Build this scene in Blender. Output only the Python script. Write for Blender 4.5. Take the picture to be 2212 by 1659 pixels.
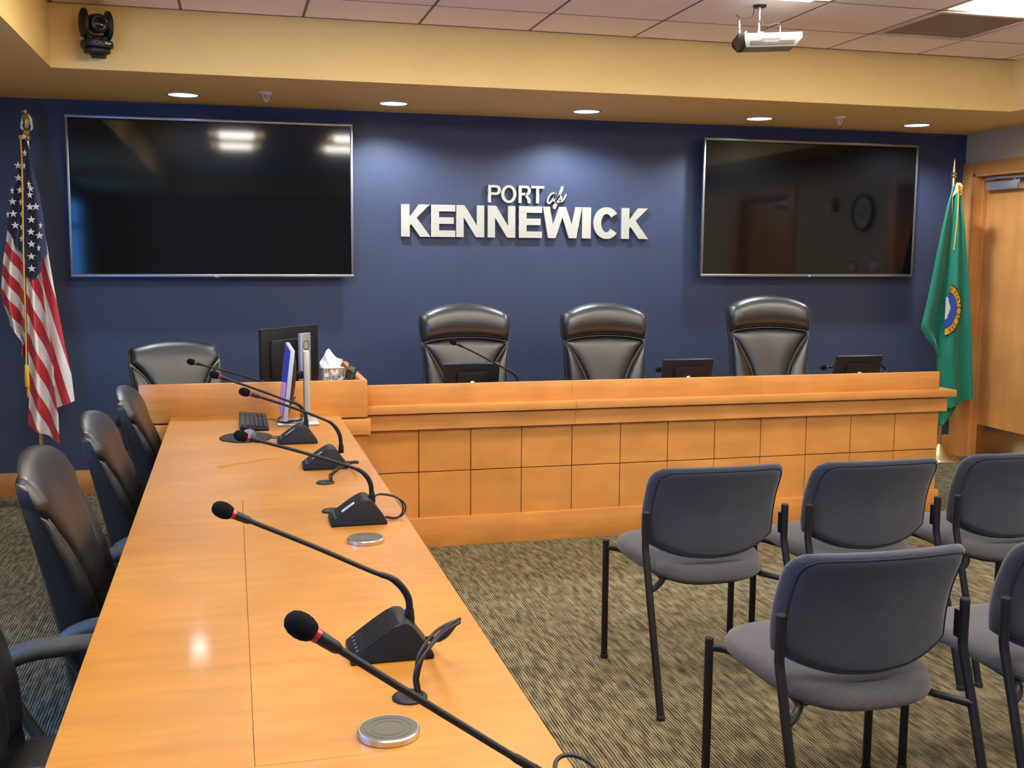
import bpy, bmesh, math, random
from mathutils import Vector, Matrix

# ---------------------------------------------------------------- scene, camera, light
for o in list(bpy.data.objects): bpy.data.objects.remove(o)
S = bpy.context.scene
COL = S.collection
S.view_settings.view_transform = 'Standard'
S.view_settings.look = 'None'
S.view_settings.gamma = 1.0
S.view_settings.use_curve_mapping = False
S.view_settings.exposure = 0.42

CAMX = Vector((0.96785125, -0.25143997, 0.00647253))
CAMY = Vector((0.02416315, 0.11856235, 0.99265256))
CAMF = Vector((0.25035993, 0.96058363, -0.12082631))
cam_data = bpy.data.cameras.new('camera')
cam_data.sensor_width = 36.0
cam_data.lens = 2320.7157 / 2212 * 36.0
cam_data.clip_start = 0.05
cam = bpy.data.objects.new('camera', cam_data)
COL.objects.link(cam)
cam.matrix_world = Matrix(((CAMX.x, CAMY.x, -CAMF.x, 0), (CAMX.y, CAMY.y, -CAMF.y, 0),
                           (CAMX.z, CAMY.z, -CAMF.z, 1.55), (0, 0, 0, 1)))
S.camera = cam

TROFFER_W = 25.0       # emission strength of the ceiling troffers
DOWN_E = 55.0          # emission of downlight lenses
DOWN_W = 60.0          # watts of each downlight spot
world = bpy.data.worlds.new('sky'); S.world = world; world.use_nodes = True
bg = world.node_tree.nodes['Background']
bg.inputs[0].default_value = (0.06, 0.32, 1.0, 1)
bg.inputs[1].default_value = 10.0

FLOOR_Y0, FLOOR_Y1 = -5.0, 7.24     # room extents
WX0, WX1 = -2.1, 5.47
SOFF_Z, CEIL_Z = 2.47, 2.79
SX0, SX1, SY1, SY0 = -0.86, 4.855, 6.01, -4.0

# ---------------------------------------------------------------- materials
def lin(c):
    return tuple((x/12.92 if x <= 0.04045 else ((x+0.055)/1.055)**2.4) for x in c)
def hexc(h):
    return lin(tuple(int(h[i:i+2], 16)/255 for i in (0, 2, 4)))
MATS = {}
def mat(name, color, rough=0.5, metal=0.0, spec=0.5, coat=0.0, var=0.0, vscale=(6, 6, 6), color2=None,
        bump=0.0, bscale=200.0, emit=None, estr=0.0, sheen=0.0, coat_rough=0.1, detail=3.0, vcontrast=(0.3, 0.7), wrinkle=0.0):
    if isinstance(color, str): color = hexc(color)
    if isinstance(color2, str): color2 = hexc(color2)
    m = bpy.data.materials.new(name); m.use_nodes = True
    nt = m.node_tree; N = nt.nodes; L = nt.links
    b = N['Principled BSDF']
    b.inputs['Roughness'].default_value = rough
    b.inputs['Metallic'].default_value = metal
    b.inputs['Specular IOR Level'].default_value = spec
    b.inputs['Coat Weight'].default_value = coat
    b.inputs['Coat Roughness'].default_value = coat_rough
    b.inputs['Sheen Weight'].default_value = sheen
    tc = N.new('ShaderNodeTexCoord')
    if var > 0 or color2 is not None:
        c2 = color2 if color2 is not None else tuple(x*(1-var) for x in color)
        mp = N.new('ShaderNodeMapping'); mp.inputs['Scale'].default_value = vscale
        nz = N.new('ShaderNodeTexNoise'); nz.inputs['Scale'].default_value = 1.0; nz.inputs['Detail'].default_value = detail
        cr = N.new('ShaderNodeValToRGB')
        cr.color_ramp.elements[0].position = vcontrast[0]; cr.color_ramp.elements[1].position = vcontrast[1]
        cr.color_ramp.elements[0].color = (*c2, 1); cr.color_ramp.elements[1].color = (*color, 1)
        L.new(tc.outputs['Object'], mp.inputs[0]); L.new(mp.outputs[0], nz.inputs['Vector'])
        L.new(nz.outputs['Fac'], cr.inputs[0]); L.new(cr.outputs[0], b.inputs['Base Color'])
    else:
        b.inputs['Base Color'].default_value = (*color, 1)
    if bump > 0 or wrinkle > 0:
        bp = N.new('ShaderNodeBump'); bp.inputs['Distance'].default_value = 0.002; bp.inputs['Strength'].default_value = bump
        nb = N.new('ShaderNodeTexNoise'); nb.inputs['Scale'].default_value = bscale; nb.inputs['Detail'].default_value = 2
        L.new(tc.outputs['Object'], nb.inputs['Vector']); L.new(nb.outputs['Fac'], bp.inputs['Height'])
        L.new(bp.outputs[0], b.inputs['Normal'])
        if wrinkle > 0:
            b2 = N.new('ShaderNodeBump'); b2.inputs['Distance'].default_value = 0.01; b2.inputs['Strength'].default_value = wrinkle
            n2 = N.new('ShaderNodeTexNoise'); n2.inputs['Scale'].default_value = 9; n2.inputs['Detail'].default_value = 4
            n2.inputs['Distortion'].default_value = 0.8
            L.new(tc.outputs['Object'], n2.inputs['Vector']); L.new(n2.outputs['Fac'], b2.inputs['Height'])
            L.new(bp.outputs[0], b2.inputs['Normal']); L.new(b2.outputs[0], b.inputs['Normal'])
    if emit is not None:
        if isinstance(emit, str): emit = hexc(emit)
        b.inputs['Emission Color'].default_value = (*emit, 1); b.inputs['Emission Strength'].default_value = estr
    MATS[name] = m
    return m

def wood(name, c1, c2, grain, rough=0.35, coat=0.3, coat_rough=0.15):
    m = mat(name, c1, rough=rough, color2=c2, vscale=grain, detail=5, vcontrast=(0.25, 0.75), coat=coat, coat_rough=coat_rough, spec=0.4)
    nt = m.node_tree; N = nt.nodes; L = nt.links
    b = N['Principled BSDF']
    # broad blotches of maple figure multiplied in
    tc = N['Texture Coordinate']; nz = N.new('ShaderNodeTexNoise'); nz.inputs['Scale'].default_value = 3.5; nz.inputs['Detail'].default_value = 2
    mr = N.new('ShaderNodeMapRange'); mr.inputs[1].default_value = 0.3; mr.inputs[2].default_value = 0.7
    mr.inputs[3].default_value = 0.86; mr.inputs[4].default_value = 1.08
    mx = N.new('ShaderNodeMix'); mx.data_type = 'RGBA'; mx.blend_type = 'MULTIPLY'; mx.inputs[0].default_value = 1
    src = b.inputs['Base Color'].links[0].from_socket
    L.new(tc.outputs['Object'], nz.inputs['Vector']); L.new(nz.outputs['Fac'], mr.inputs[0])
    L.new(src, mx.inputs[6]); L.new(mr.outputs[0], mx.inputs[7]); L.new(mx.outputs[2], b.inputs['Base Color'])
    return m

W_TOP = wood('maple_top', (0.465, 0.202, 0.028), (0.390, 0.152, 0.018), (5, 30, 30), rough=0.42, coat=0.12, coat_rough=0.09)
W_FRONT = wood('maple_front', (0.68, 0.305, 0.075), (0.56, 0.235, 0.05), (3, 3, 9), rough=0.4, coat=0.15)
W_BAND = wood('maple_band', (0.68, 0.305, 0.08), (0.56, 0.235, 0.055), (3, 30, 30), rough=0.4, coat=0.15)
W_DOOR = wood('maple_door', (0.66, 0.30, 0.085), (0.57, 0.24, 0.062), (14, 14, 2), rough=0.4, coat=0.15)
M_GROOVE = mat('groove', '6a3a14', rough=0.7)
M_BLUE = mat('blue_wall_paint', (0.040, 0.056, 0.110), rough=0.42, spec=0.45, bump=0.12, bscale=120, var=0.05)
M_TAN = mat('tan_wall_paint', (0.78, 0.55, 0.20), rough=0.65, bump=0.1, bscale=140, var=0.04)
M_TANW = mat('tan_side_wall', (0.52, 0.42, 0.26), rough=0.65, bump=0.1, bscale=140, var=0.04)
M_TILE = mat('ceiling_tile', (0.90, 0.82, 0.78), rough=0.9, bump=0.25, bscale=300, var=0.06, vscale=(160, 160, 160))
M_TBAR = mat('ceiling_grid', (0.20, 0.135, 0.095), rough=0.6, spec=0.3)
M_DARKVOID = mat('ceiling_void', (0.03, 0.028, 0.025), rough=1.0)
M_BLACK = mat('black_plastic', (0.007, 0.007, 0.008), rough=0.48, spec=0.35, bump=0.15, bscale=700)
M_BLACKM = mat('black_matte', (0.007, 0.007, 0.007), rough=0.55, spec=0.35, bump=0.2, bscale=500)
M_RUB = mat('rubber', (0.010, 0.010, 0.010), rough=0.85)
M_FOAM = mat('mic_foam', (0.008, 0.008, 0.009), rough=1.0, spec=0.1, bump=0.9, bscale=900)
M_POWDER = mat('black_powder_coat', (0.008, 0.008, 0.010), rough=0.42, bump=0.1, bscale=600, spec=0.35)
M_LEATH = mat('black_leather', (0.014, 0.0135, 0.013), rough=0.40, spec=0.85, bump=0.35, bscale=420, coat=0.45, coat_rough=0.36, wrinkle=0.3)
M_LEATHS = mat('black_leather_smooth', (0.012, 0.012, 0.012), rough=0.36, spec=0.85, bump=0.25, bscale=420, coat=0.45, coat_rough=0.33)
M_LEATHD = mat('black_leather_dark', (0.010, 0.0095, 0.009), rough=0.36, spec=0.55, bump=0.35, bscale=420, coat=0.25, coat_rough=0.3, wrinkle=0.35)
M_LEATHDS = mat('black_leather_side', (0.008, 0.008, 0.009), rough=0.30, spec=0.6, bump=0.2, bscale=420, coat=0.3, coat_rough=0.25)
M_STITCH = mat('pale_stitching', (0.20, 0.17, 0.13), rough=0.7)
M_ARM = mat('armrest_plastic', (0.048, 0.048, 0.044), rough=0.55, bump=0.5, bscale=500)
M_FABRIC = mat('slate_fabric', (0.047, 0.049, 0.064), rough=0.95, spec=0.15, color2=(0.025, 0.027, 0.038), vscale=(420, 420, 420), sheen=0.25, bump=0.5, bscale=600, vcontrast=(0.35, 0.65))
M_FABSEAT = mat('grey_seat_fabric', (0.078, 0.071, 0.074), rough=0.95, spec=0.15, color2=(0.042, 0.039, 0.043), vscale=(420, 420, 420), sheen=0.25, bump=0.5, bscale=600, vcontrast=(0.35, 0.65))
M_SEAM = mat('fabric_seam', (0.02, 0.021, 0.03), rough=1.0)
M_SILVER = mat('silver_metal', (0.62, 0.62, 0.61), rough=0.28, metal=1.0)
M_SATIN = mat('satin_aluminium', (0.50, 0.50, 0.49), rough=0.42, metal=0.7)
M_PROJ = mat('projector_silver', (0.30, 0.29, 0.25), rough=0.5, metal=0.2)
M_SILVP = mat('silver_plastic', (0.52, 0.53, 0.54), rough=0.4, metal=0.25)
M_STEEL = mat('kick_plate_steel', (0.42, 0.36, 0.27), rough=0.25, metal=1.0, var=0.1, vscale=(2, 2, 40))
M_BRASS = mat('brass', (0.70, 0.55, 0.28), rough=0.36, metal=1.0)
M_CHROME = mat('chrome', (0.8, 0.8, 0.8), rough=0.1, metal=1.0)
M_SCREEN = mat('tv_screen', (0.003, 0.003, 0.0035), rough=0.055, spec=0.5)
M_BEZEL = mat('tv_bezel', (0.34, 0.34, 0.36), rough=0.35, metal=0.9)
M_SIGN = mat('brushed_sign_face', (0.50, 0.465, 0.385), rough=0.55, metal=0.0, var=0.06, vscale=(1, 1, 200))
M_SIGNSIDE = mat('sign_edge', (0.30, 0.30, 0.30), rough=0.5, metal=0.4)
M_WHITE = mat('white_plastic', (0.75, 0.75, 0.73), rough=0.5)
M_WPRINT = mat('white_print', (0.8, 0.8, 0.78), rough=0.6)
M_GLASSDK = mat('lens_glass', (0.010, 0.008, 0.008), rough=0.15, spec=0.25)
M_RED = mat('red_ring', (0.33, 0.012, 0.025), rough=0.3, spec=0.6)
M_GREYPAD = mat('charger_grey', (0.115, 0.102, 0.078), rough=0.85, spec=0.15)
M_GREYDK = mat('charger_ring', (0.055, 0.053, 0.043), rough=0.6)
M_GOLD = mat('gold_cord', (0.70, 0.36, 0.03), rough=0.55, bump=0.6, bscale=400)
M_FWHITE = mat('flag_white', (0.78, 0.74, 0.70), rough=0.7, sheen=0.2)
M_FRED = mat('flag_red', (0.52, 0.025, 0.035), rough=0.65, sheen=0.2)
M_FBLUE = mat('flag_navy', (0.012, 0.020, 0.062), rough=0.7, sheen=0.2)
M_FGREEN = mat('flag_green', (0.004, 0.18, 0.110), rough=0.55, sheen=0.2, spec=0.35)
M_SEALY = mat('seal_yellow', (0.85, 0.50, 0.03), rough=0.6)
M_SEALB = mat('seal_blue', (0.02, 0.10, 0.55), rough=0.6)
M_SEALK = mat('seal_black', (0.01, 0.01, 0.01), rough=0.6)
M_SEALW = mat('seal_white', (0.75, 0.75, 0.78), rough=0.6)
M_KEYS = mat('keyboard_keys', (0.018, 0.018, 0.019), rough=0.5)
M_TISSUE = mat('tissue_paper', (0.85, 0.86, 0.88), rough=0.9)
M_BOXW = mat('tissue_box_navy', (0.03, 0.045, 0.10), rough=0.6, color2=(0.32, 0.30, 0.27), vscale=(90, 90, 90), vcontrast=(0.5, 0.62), detail=1)
M_BOXT = mat('tissue_box_top', (0.45, 0.50, 0.62), rough=0.6, color2=(0.75, 0.75, 0.78), vscale=(70, 70, 70), vcontrast=(0.42, 0.58))
M_ORNG = mat('tissue_box_edge', (0.65, 0.36, 0.12), rough=0.6)
M_PETAL = mat('daisy_petal', (0.80, 0.72, 0.50), rough=0.7)
M_SCRBLUE = mat('lit_blue_screen', (0.01, 0.01, 0.02), rough=0.15, emit=(0.035, 0.045, 0.42), estr=0.55)
M_PERF = mat('return_air_grille', (0.33, 0.26, 0.20), rough=0.8, var=0.35, vscale=(300, 300, 300))
M_VFRAME = mat('vent_frame', (0.62, 0.50, 0.37), rough=0.6)
M_TROFF = mat('troffer_reflector', (0.86, 0.78, 0.58), rough=0.5)
M_DIFF = mat('troffer_diffuser', (0.8, 0.8, 0.8), rough=0.5, emit=(1.0, 0.94, 0.84), estr=TROFFER_W)
M_DLENS = mat('downlight_lens', (0.8, 0.8, 0.8), rough=0.3, emit=(0.50, 0.82, 1.0), estr=DOWN_E * 0.04)
M_DCONE = mat('downlight_cone', (0.7, 0.72, 0.75), rough=0.25, metal=0.6)
M_CHAIRBLK = mat('caster_black', (0.02, 0.02, 0.02), rough=0.5)
M_LED = mat('blue_indicator', (0.02, 0.03, 0.2), rough=0.4, emit=(0.05, 0.08, 0.9), estr=0.6)
M_REDPL = mat('red_plastic', (0.5, 0.03, 0.02), rough=0.4)

def carpet_mat():
    m = bpy.data.materials.new('striated_carpet'); m.use_nodes = True
    nt = m.node_tree; N = nt.nodes; L = nt.links; b = N['Principled BSDF']
    b.inputs['Roughness'].default_value = 0.97; b.inputs['Specular IOR Level'].default_value = 0.1
    tc = N.new('ShaderNodeTexCoord'); sx = N.new('ShaderNodeSeparateXYZ'); L.new(tc.outputs['Object'], sx.inputs[0])
    def math_(op, a, c=None, d=None):
        n = N.new('ShaderNodeMath'); n.operation = op
        for i, v in enumerate((a, c, d)):
            if v is None: continue
            if isinstance(v, (int, float)): n.inputs[i].default_value = v
            else: L.new(v, n.inputs[i])
        return n.outputs[0]
    def stripes(ax, ay):
        # fine tufted lines that run along ay, broken by noise
        cb = N.new('ShaderNodeCombineXYZ'); L.new(math_('MULTIPLY', ax, 120.0), cb.inputs[0]); L.new(math_('MULTIPLY', ay, 5.5), cb.inputs[1])
        nz = N.new('ShaderNodeTexNoise'); nz.inputs['Scale'].default_value = 1.0; nz.inputs['Detail'].default_value = 3; nz.inputs['Roughness'].default_value = 0.7
        L.new(cb.outputs[0], nz.inputs['Vector'])
        wob = N.new('ShaderNodeTexNoise'); wob.inputs['Scale'].default_value = 14; L.new(tc.outputs['Object'], wob.inputs['Vector'])
        ph = math_('ADD', math_('MULTIPLY', ax, 2*math.pi/0.0105), math_('MULTIPLY', wob.outputs['Fac'], 3.0))
        s = math_('MULTIPLY_ADD', math_('SINE', ph), 0.5, 0.5)
        return math_('MULTIPLY_ADD', s, 0.36, math_('MULTIPLY', nz.outputs['Fac'], 0.9))
    a = stripes(sx.outputs[0], sx.outputs[1]); c = stripes(sx.outputs[1], sx.outputs[0])
    sel = math_('MULTIPLY', math_('GREATER_THAN', sx.outputs[0], 4.25), math_('GREATER_THAN', sx.outputs[1], 3.4))
    mixv = N.new('ShaderNodeMix'); L.new(sel, mixv.inputs[0]); L.new(a, mixv.inputs[2]); L.new(c, mixv.inputs[3])
    big = N.new('ShaderNodeTexNoise'); big.inputs['Scale'].default_value = 1; big.inputs['Detail'].default_value = 3
    bm_ = N.new('ShaderNodeMapping'); bm_.inputs['Scale'].default_value = (42, 13, 1); L.new(tc.outputs['Object'], bm_.inputs[0]); L.new(bm_.outputs[0], big.inputs['Vector'])
    v = math_('ADD', mixv.outputs[0], math_('MULTIPLY_ADD', big.outputs['Fac'], 0.7, -0.35))
    cr = N.new('ShaderNodeValToRGB')
    e = cr.color_ramp.elements
    e[0].position = 0.40; e[0].color = (0.030, 0.027, 0.018, 1)
    e[1].position = 0.86; e[1].color = (0.275, 0.228, 0.140, 1)
    k = e.new(0.60); k.color = (0.106, 0.089, 0.053, 1)
    L.new(v, cr.inputs[0]); L.new(cr.outputs[0], b.inputs['Base Color'])
    bp = N.new('ShaderNodeBump'); bp.inputs['Strength'].default_value = 0.6; bp.inputs['Distance'].default_value = 0.004
    L.new(v, bp.inputs['Height']); L.new(bp.outputs[0], b.inputs['Normal'])
    return m
M_CARPET = carpet_mat()

def pane_mat():
    m = bpy.data.materials.new('window_glass'); m.use_nodes = True
    nt = m.node_tree; N = nt.nodes; L = nt.links
    N.remove(N['Principled BSDF']); out = N['Material Output']
    t = N.new('ShaderNodeBsdfTransparent'); g = N.new('ShaderNodeBsdfGlossy'); g.inputs['Roughness'].default_value = 0.02
    mx = N.new('ShaderNodeMixShader'); mx.inputs[0].default_value = 0.07
    L.new(t.outputs[0], mx.inputs[1]); L.new(g.outputs[0], mx.inputs[2]); L.new(mx.outputs[0], out.inputs[0])
    return m
M_PANE = pane_mat()

def flag_mat():
    """stripes come from a UV coordinate that follows the cloth"""
    m = bpy.data.materials.new('flag_stripes'); m.use_nodes = True
    nt = m.node_tree; N = nt.nodes; L = nt.links; b = N['Principled BSDF']
    b.inputs['Roughness'].default_value = 0.65; b.inputs['Sheen Weight'].default_value = 0.2
    uv = N.new('ShaderNodeUVMap'); uv.uv_map = 'stripe'
    sx = N.new('ShaderNodeSeparateXYZ'); L.new(uv.outputs[0], sx.inputs[0])
    fl = N.new('ShaderNodeMath'); fl.operation = 'PINGPONG'; L.new(sx.outputs[0], fl.inputs[0]); fl.inputs[1].default_value = 1.0
    # pingpong(x+0.5,1)<0.5 alternates with period 2
    ad = N.new('ShaderNodeMath'); ad.operation = 'ADD'; ad.inputs[1].default_value = 0.5; L.new(sx.outputs[0], ad.inputs[0]); L.new(ad.outputs[0], fl.inputs[0])
    gt = N.new('ShaderNodeMath'); gt.operation = 'GREATER_THAN'; gt.inputs[1].default_value = 0.5; L.new(fl.outputs[0], gt.inputs[0])
    mx = N.new('ShaderNodeMix'); mx.data_type = 'RGBA'
    mx.inputs[6].default_value = (0.52, 0.025, 0.035, 1); mx.inputs[7].default_value = (0.78, 0.74, 0.70, 1)
    L.new(gt.outputs[0], mx.inputs[0]); L.new(mx.outputs[2], b.inputs['Base Color'])
    return m
M_FSTRIPE = flag_mat()

# ---------------------------------------------------------------- mesh builder
def smin(a, b): return a if a < b else b
class MB:
    def __init__(s): s.bm = bmesh.new()
    def _new(s, verts, faces, mi, smooth):
        vs = [s.bm.verts.new(v) for v in verts]; out = []
        for f in faces:
            try:
                fc = s.bm.faces.new([vs[i] for i in f]); fc.material_index = mi; fc.smooth = smooth; out.append(fc)
            except ValueError: pass
        return vs, out
    def box(s, c, d, rot=None, bev=0.0, mi=0, seg=2, M=None):
        x, y, z = d[0]/2, d[1]/2, d[2]/2
        v = [Vector((i*x, j*y, k*z)) for k in (-1, 1) for j in (-1, 1) for i in (-1, 1)]
        R = rot if rot is not None else Matrix.Identity(3)
        v = [R @ p + Vector(c) for p in v]
        if M is not None: v = [M @ p for p in v]
        vs, fs = s._new(v, [(0, 2, 3, 1), (4, 5, 7, 6), (0, 1, 5, 4), (2, 6, 7, 3), (0, 4, 6, 2), (1, 3, 7, 5)], mi, False)
        if bev > 0:
            es = list({e for f in fs for e in f.edges})
            r = bmesh.ops.bevel(s.bm, geom=es, offset=bev, segments=seg, profile=0.5, affect='EDGES', clamp_overlap=True)
            for f in r['faces']: f.material_index = mi; f.smooth = True
        return s
    def box2(s, a, b, bev=0.0, mi=0, seg=2, M=None):
        c = [(a[i]+b[i])/2 for i in range(3)]; d = [abs(b[i]-a[i]) for i in range(3)]
        return s.box(c, d, bev=bev, mi=mi, seg=seg, M=M)
    def tube(s, pts, r, n=12, mi=0, cap=True, M=None, flat=1.0):
        pts = [Vector(p) for p in pts]
        if M is not None: pts = [M @ p for p in pts]
        R = r if isinstance(r, (list, tuple)) else [r]*len(pts)
        T = []
        for i in range(len(pts)):
            a = pts[max(i-1, 0)]; b = pts[min(i+1, len(pts)-1)]
            t = (b-a); t = t.normalized() if t.length > 1e-9 else Vector((0, 0, 1)); T.append(t)
        up = Vector((0, 0, 1)) if abs(T[0].z) < 0.9 else Vector((1, 0, 0))
        nrm = (up - T[0]*up.dot(T[0])).normalized(); verts = []
        for i, p in enumerate(pts):
            nrm = (nrm - T[i]*nrm.dot(T[i])).normalized(); bi = T[i].cross(nrm)
            for k in range(n):
                a = 2*math.pi*k/n; verts.append(p + (nrm*math.cos(a)*flat + bi*math.sin(a))*R[i])
        faces = [(i*n+k, i*n+(k+1) % n, (i+1)*n+(k+1) % n, (i+1)*n+k) for i in range(len(pts)-1) for k in range(n)]
        vs, _ = s._new(verts, faces, mi, True)
        if cap:
            for ids in (list(range(n))[::-1], [(len(pts)-1)*n+k for k in range(n)]):
                f = s.bm.faces.new([vs[i] for i in ids]); f.material_index = mi
        return s
    def lathe(s, prof, n=24, mi=0, M=None, sy=1.0, ring=False):
        """profile of (r, z) about local Z"""
        if ring: prof = list(prof)+[prof[0]]
        verts = []
        for r, z in prof:
            for k in range(n):
                a = 2*math.pi*k/n; verts.append(Vector((r*math.cos(a), r*math.sin(a)*sy, z)))
        if M is not None: verts = [M @ v for v in verts]
        m = len(prof)
        faces = [(i*n+k, i*n+(k+1) % n, (i+1)*n+(k+1) % n, (i+1)*n+k) for i in range(m-1) for k in range(n)]
        vs, _ = s._new(verts, faces, mi, True)
        for ids, r in ((list(range(n))[::-1], prof[0][0]), ([(m-1)*n+k for k in range(n)], prof[-1][0])):
            if r > 1e-6 and not ring:
                f = s.bm.faces.new([vs[i] for i in ids]); f.material_index = mi
        return s
    def prism(s, poly, h0, h1, M=None, mi=0, bev=0.0, mi_side=None):
        """extrude a 2-D polygon (x, y) from z=h0 to z=h1"""
        n = len(poly)
        v = [Vector((p[0], p[1], h0)) for p in poly] + [Vector((p[0], p[1], h1)) for p in poly]
        if M is not None: v = [M @ p for p in v]
        f = [tuple(range(n))[::-1], tuple(range(n, 2*n))] + [(i, (i+1) % n, n+(i+1) % n, n+i) for i in range(n)]
        vs, fs = s._new(v, f, mi, False)
        if mi_side is not None:
            for q in fs[2:]: q.material_index = mi_side
        if bev > 0:
            es = list({e for q in fs for e in q.edges})
            r = bmesh.ops.bevel(s.bm, geom=es, offset=bev, segments=2, profile=0.5, affect='EDGES', clamp_overlap=True)
            for q in r['faces']: q.material_index = mi; q.smooth = True
        return s
    def grid(s, P, mi=0, closed_u=False, smooth=True, uv=None):
        nu = len(P); nv = len(P[0]); verts = [p for row in P for p in row]
        faces = []
        for i in range(nu-1 if not closed_u else nu):
            for j in range(nv-1):
                a = i*nv+j; b = ((i+1) % nu)*nv+j
                faces.append((a, b, b+1, a+1))
        vs, fs = s._new(verts, faces, mi, smooth)
        if uv is not None:
            lay = s.bm.loops.layers.uv.get('stripe') or s.bm.loops.layers.uv.new('stripe')
            idx = {v: i for i, v in enumerate(vs)}
            for f in fs:
                for l in f.loops:
                    i = idx[l.vert]; l[lay].uv = (uv[i//nv][i % nv], 0)
        return s
    def sheet(s, F, nu, nv, th, mi=0, smooth=True):
        """closed sheet: F(u,v)->(front point, back point)"""
        A = [[F(i/nu, j/nv)[0] for j in range(nv+1)] for i in range(nu+1)]
        B = [[F(i/nu, j/nv)[1] for j in range(nv+1)] for i in range(nu+1)]
        verts = [p for row in A for p in row] + [p for row in B for p in row]
        n1 = (nu+1)*(nv+1); faces = []
        for i in range(nu):
            for j in range(nv):
                a = i*(nv+1)+j; b = a+nv+1
                faces.append((a, b, b+1, a+1)); faces.append((n1+a, n1+a+1, n1+b+1, n1+b))
        def e(i, j): return i*(nv+1)+j
        for i in range(nu):
            faces.append((e(i, 0), n1+e(i, 0), n1+e(i+1, 0), e(i+1, 0)))
            faces.append((e(i, nv), e(i+1, nv), n1+e(i+1, nv), n1+e(i, nv)))
        for j in range(nv):
            faces.append((e(0, j), e(0, j+1), n1+e(0, j+1), n1+e(0, j)))
            faces.append((e(nu, j), n1+e(nu, j), n1+e(nu, j+1), e(nu, j+1)))
        s._new(verts, faces, mi, smooth)
        return s
    def build(s, name, mats, parent=None, sharp=40):
        bmesh.ops.recalc_face_normals(s.bm, faces=s.bm.faces)
        me = bpy.data.meshes.new(name); s.bm.to_mesh(me); s.bm.free()
        if not isinstance(mats, (list, tuple)): mats = [mats]
        for m in mats: me.materials.append(m)
        try: me.set_sharp_from_angle(angle=math.radians(sharp))
        except Exception: pass
        o = bpy.data.objects.new(name, me); COL.objects.link(o)
        if parent is not None: o.parent = parent
        return o

def tag(o, label, cat, group=None, kind=None):
    if label: o['label'] = label
    if cat: o['category'] = cat
    if group: o['group'] = group
    if kind: o['kind'] = kind
    return o
def thing(name, label, cat, loc=(0, 0, 0), rz=0.0, group=None, kind=None):
    o = bpy.data.objects.new(name, None); COL.objects.link(o)
    o.location = loc; o.rotation_euler = (0, 0, rz); o.empty_display_size = 0.1
    return tag(o, label, cat, group, kind)
def dup(root, loc, rz, label, group=None):
    def rec(o, par):
        c = o.copy(); COL.objects.link(c)
        if par is not None: c.parent = par
        for ch in list(o.children): rec(ch, c)
        return c
    c = rec(root, None); c.location = loc; c.rotation_euler = (0, 0, rz); c['label'] = label
    if group: c['group'] = group
    return c
def struct(name, mb, mats, sharp=40):
    o = mb.build(name, mats, None, sharp); o['kind'] = 'structure'; return o
def arc(cx, cy, r, a0, a1, n):
    return [(cx+r*math.cos(math.radians(a0+(a1-a0)*i/n)), cy+r*math.sin(math.radians(a0+(a1-a0)*i/n))) for i in range(n+1)]
def smooth_path(pts, k=6):
    P = [Vector(p) for p in pts]; P = [2*P[0]-P[1]] + P + [2*P[-1]-P[-2]]; out = []
    for i in range(1, len(P)-2):
        a, b, c, d = P[i-1:i+3]
        for j in range(k):
            t = j/k
            out.append(0.5*((2*b) + (c-a)*t + (2*a-5*b+4*c-d)*t*t + (3*b-a-3*c+d)*t**3))
    out.append(P[-2]); return out
def lerp(a, b, t): return a+(b-a)*t
def interp(tab, x):
    if x <= tab[0][0]: return tab[0][1]
    for (a, p), (b, q) in zip(tab, tab[1:]):
        if x <= b: return p+(q-p)*(x-a)/(b-a)
    return tab[-1][1]
def sstep(t): t = max(0, min(1, t)); return t*t*(3-2*t)

# ================================================================= ROOM SHELL
mb = MB(); mb.box2((WX0-0.1, FLOOR_Y0-0.1, -0.05), (WX1+0.3, FLOOR_Y1+0.1, 0)); struct('floor', mb, M_CARPET)
mb = MB(); mb.box2((WX0-0.1, FLOOR_Y1, 0), (WX1+0.3, FLOOR_Y1+0.12, 3.0)); struct('wall_back', mb, M_BLUE)
# right wall with two door openings
D1 = (6.16, 7.118, 2.165); D2 = (3.2, 4.35, 2.165)
mb = MB()
for a, b, z0, z1 in ((FLOOR_Y0, D2[0], 0, 3), (D2[0], D2[1], D2[2], 3), (D2[1], D1[0], 0, 3), (D1[0], D1[1], D1[2], 3), (D1[1], FLOOR_Y1, 0, 3)):
    mb.box2((WX1, a, z0), (WX1+0.16, b, z1))
struct('wall_right', mb, M_TANW)
mb = MB(); mb.box2((WX0-0.1, FLOOR_Y0-0.12, 0), (WX1+0.3, FLOOR_Y0, 3.0)); struct('wall_front', mb, M_TANW)
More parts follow.
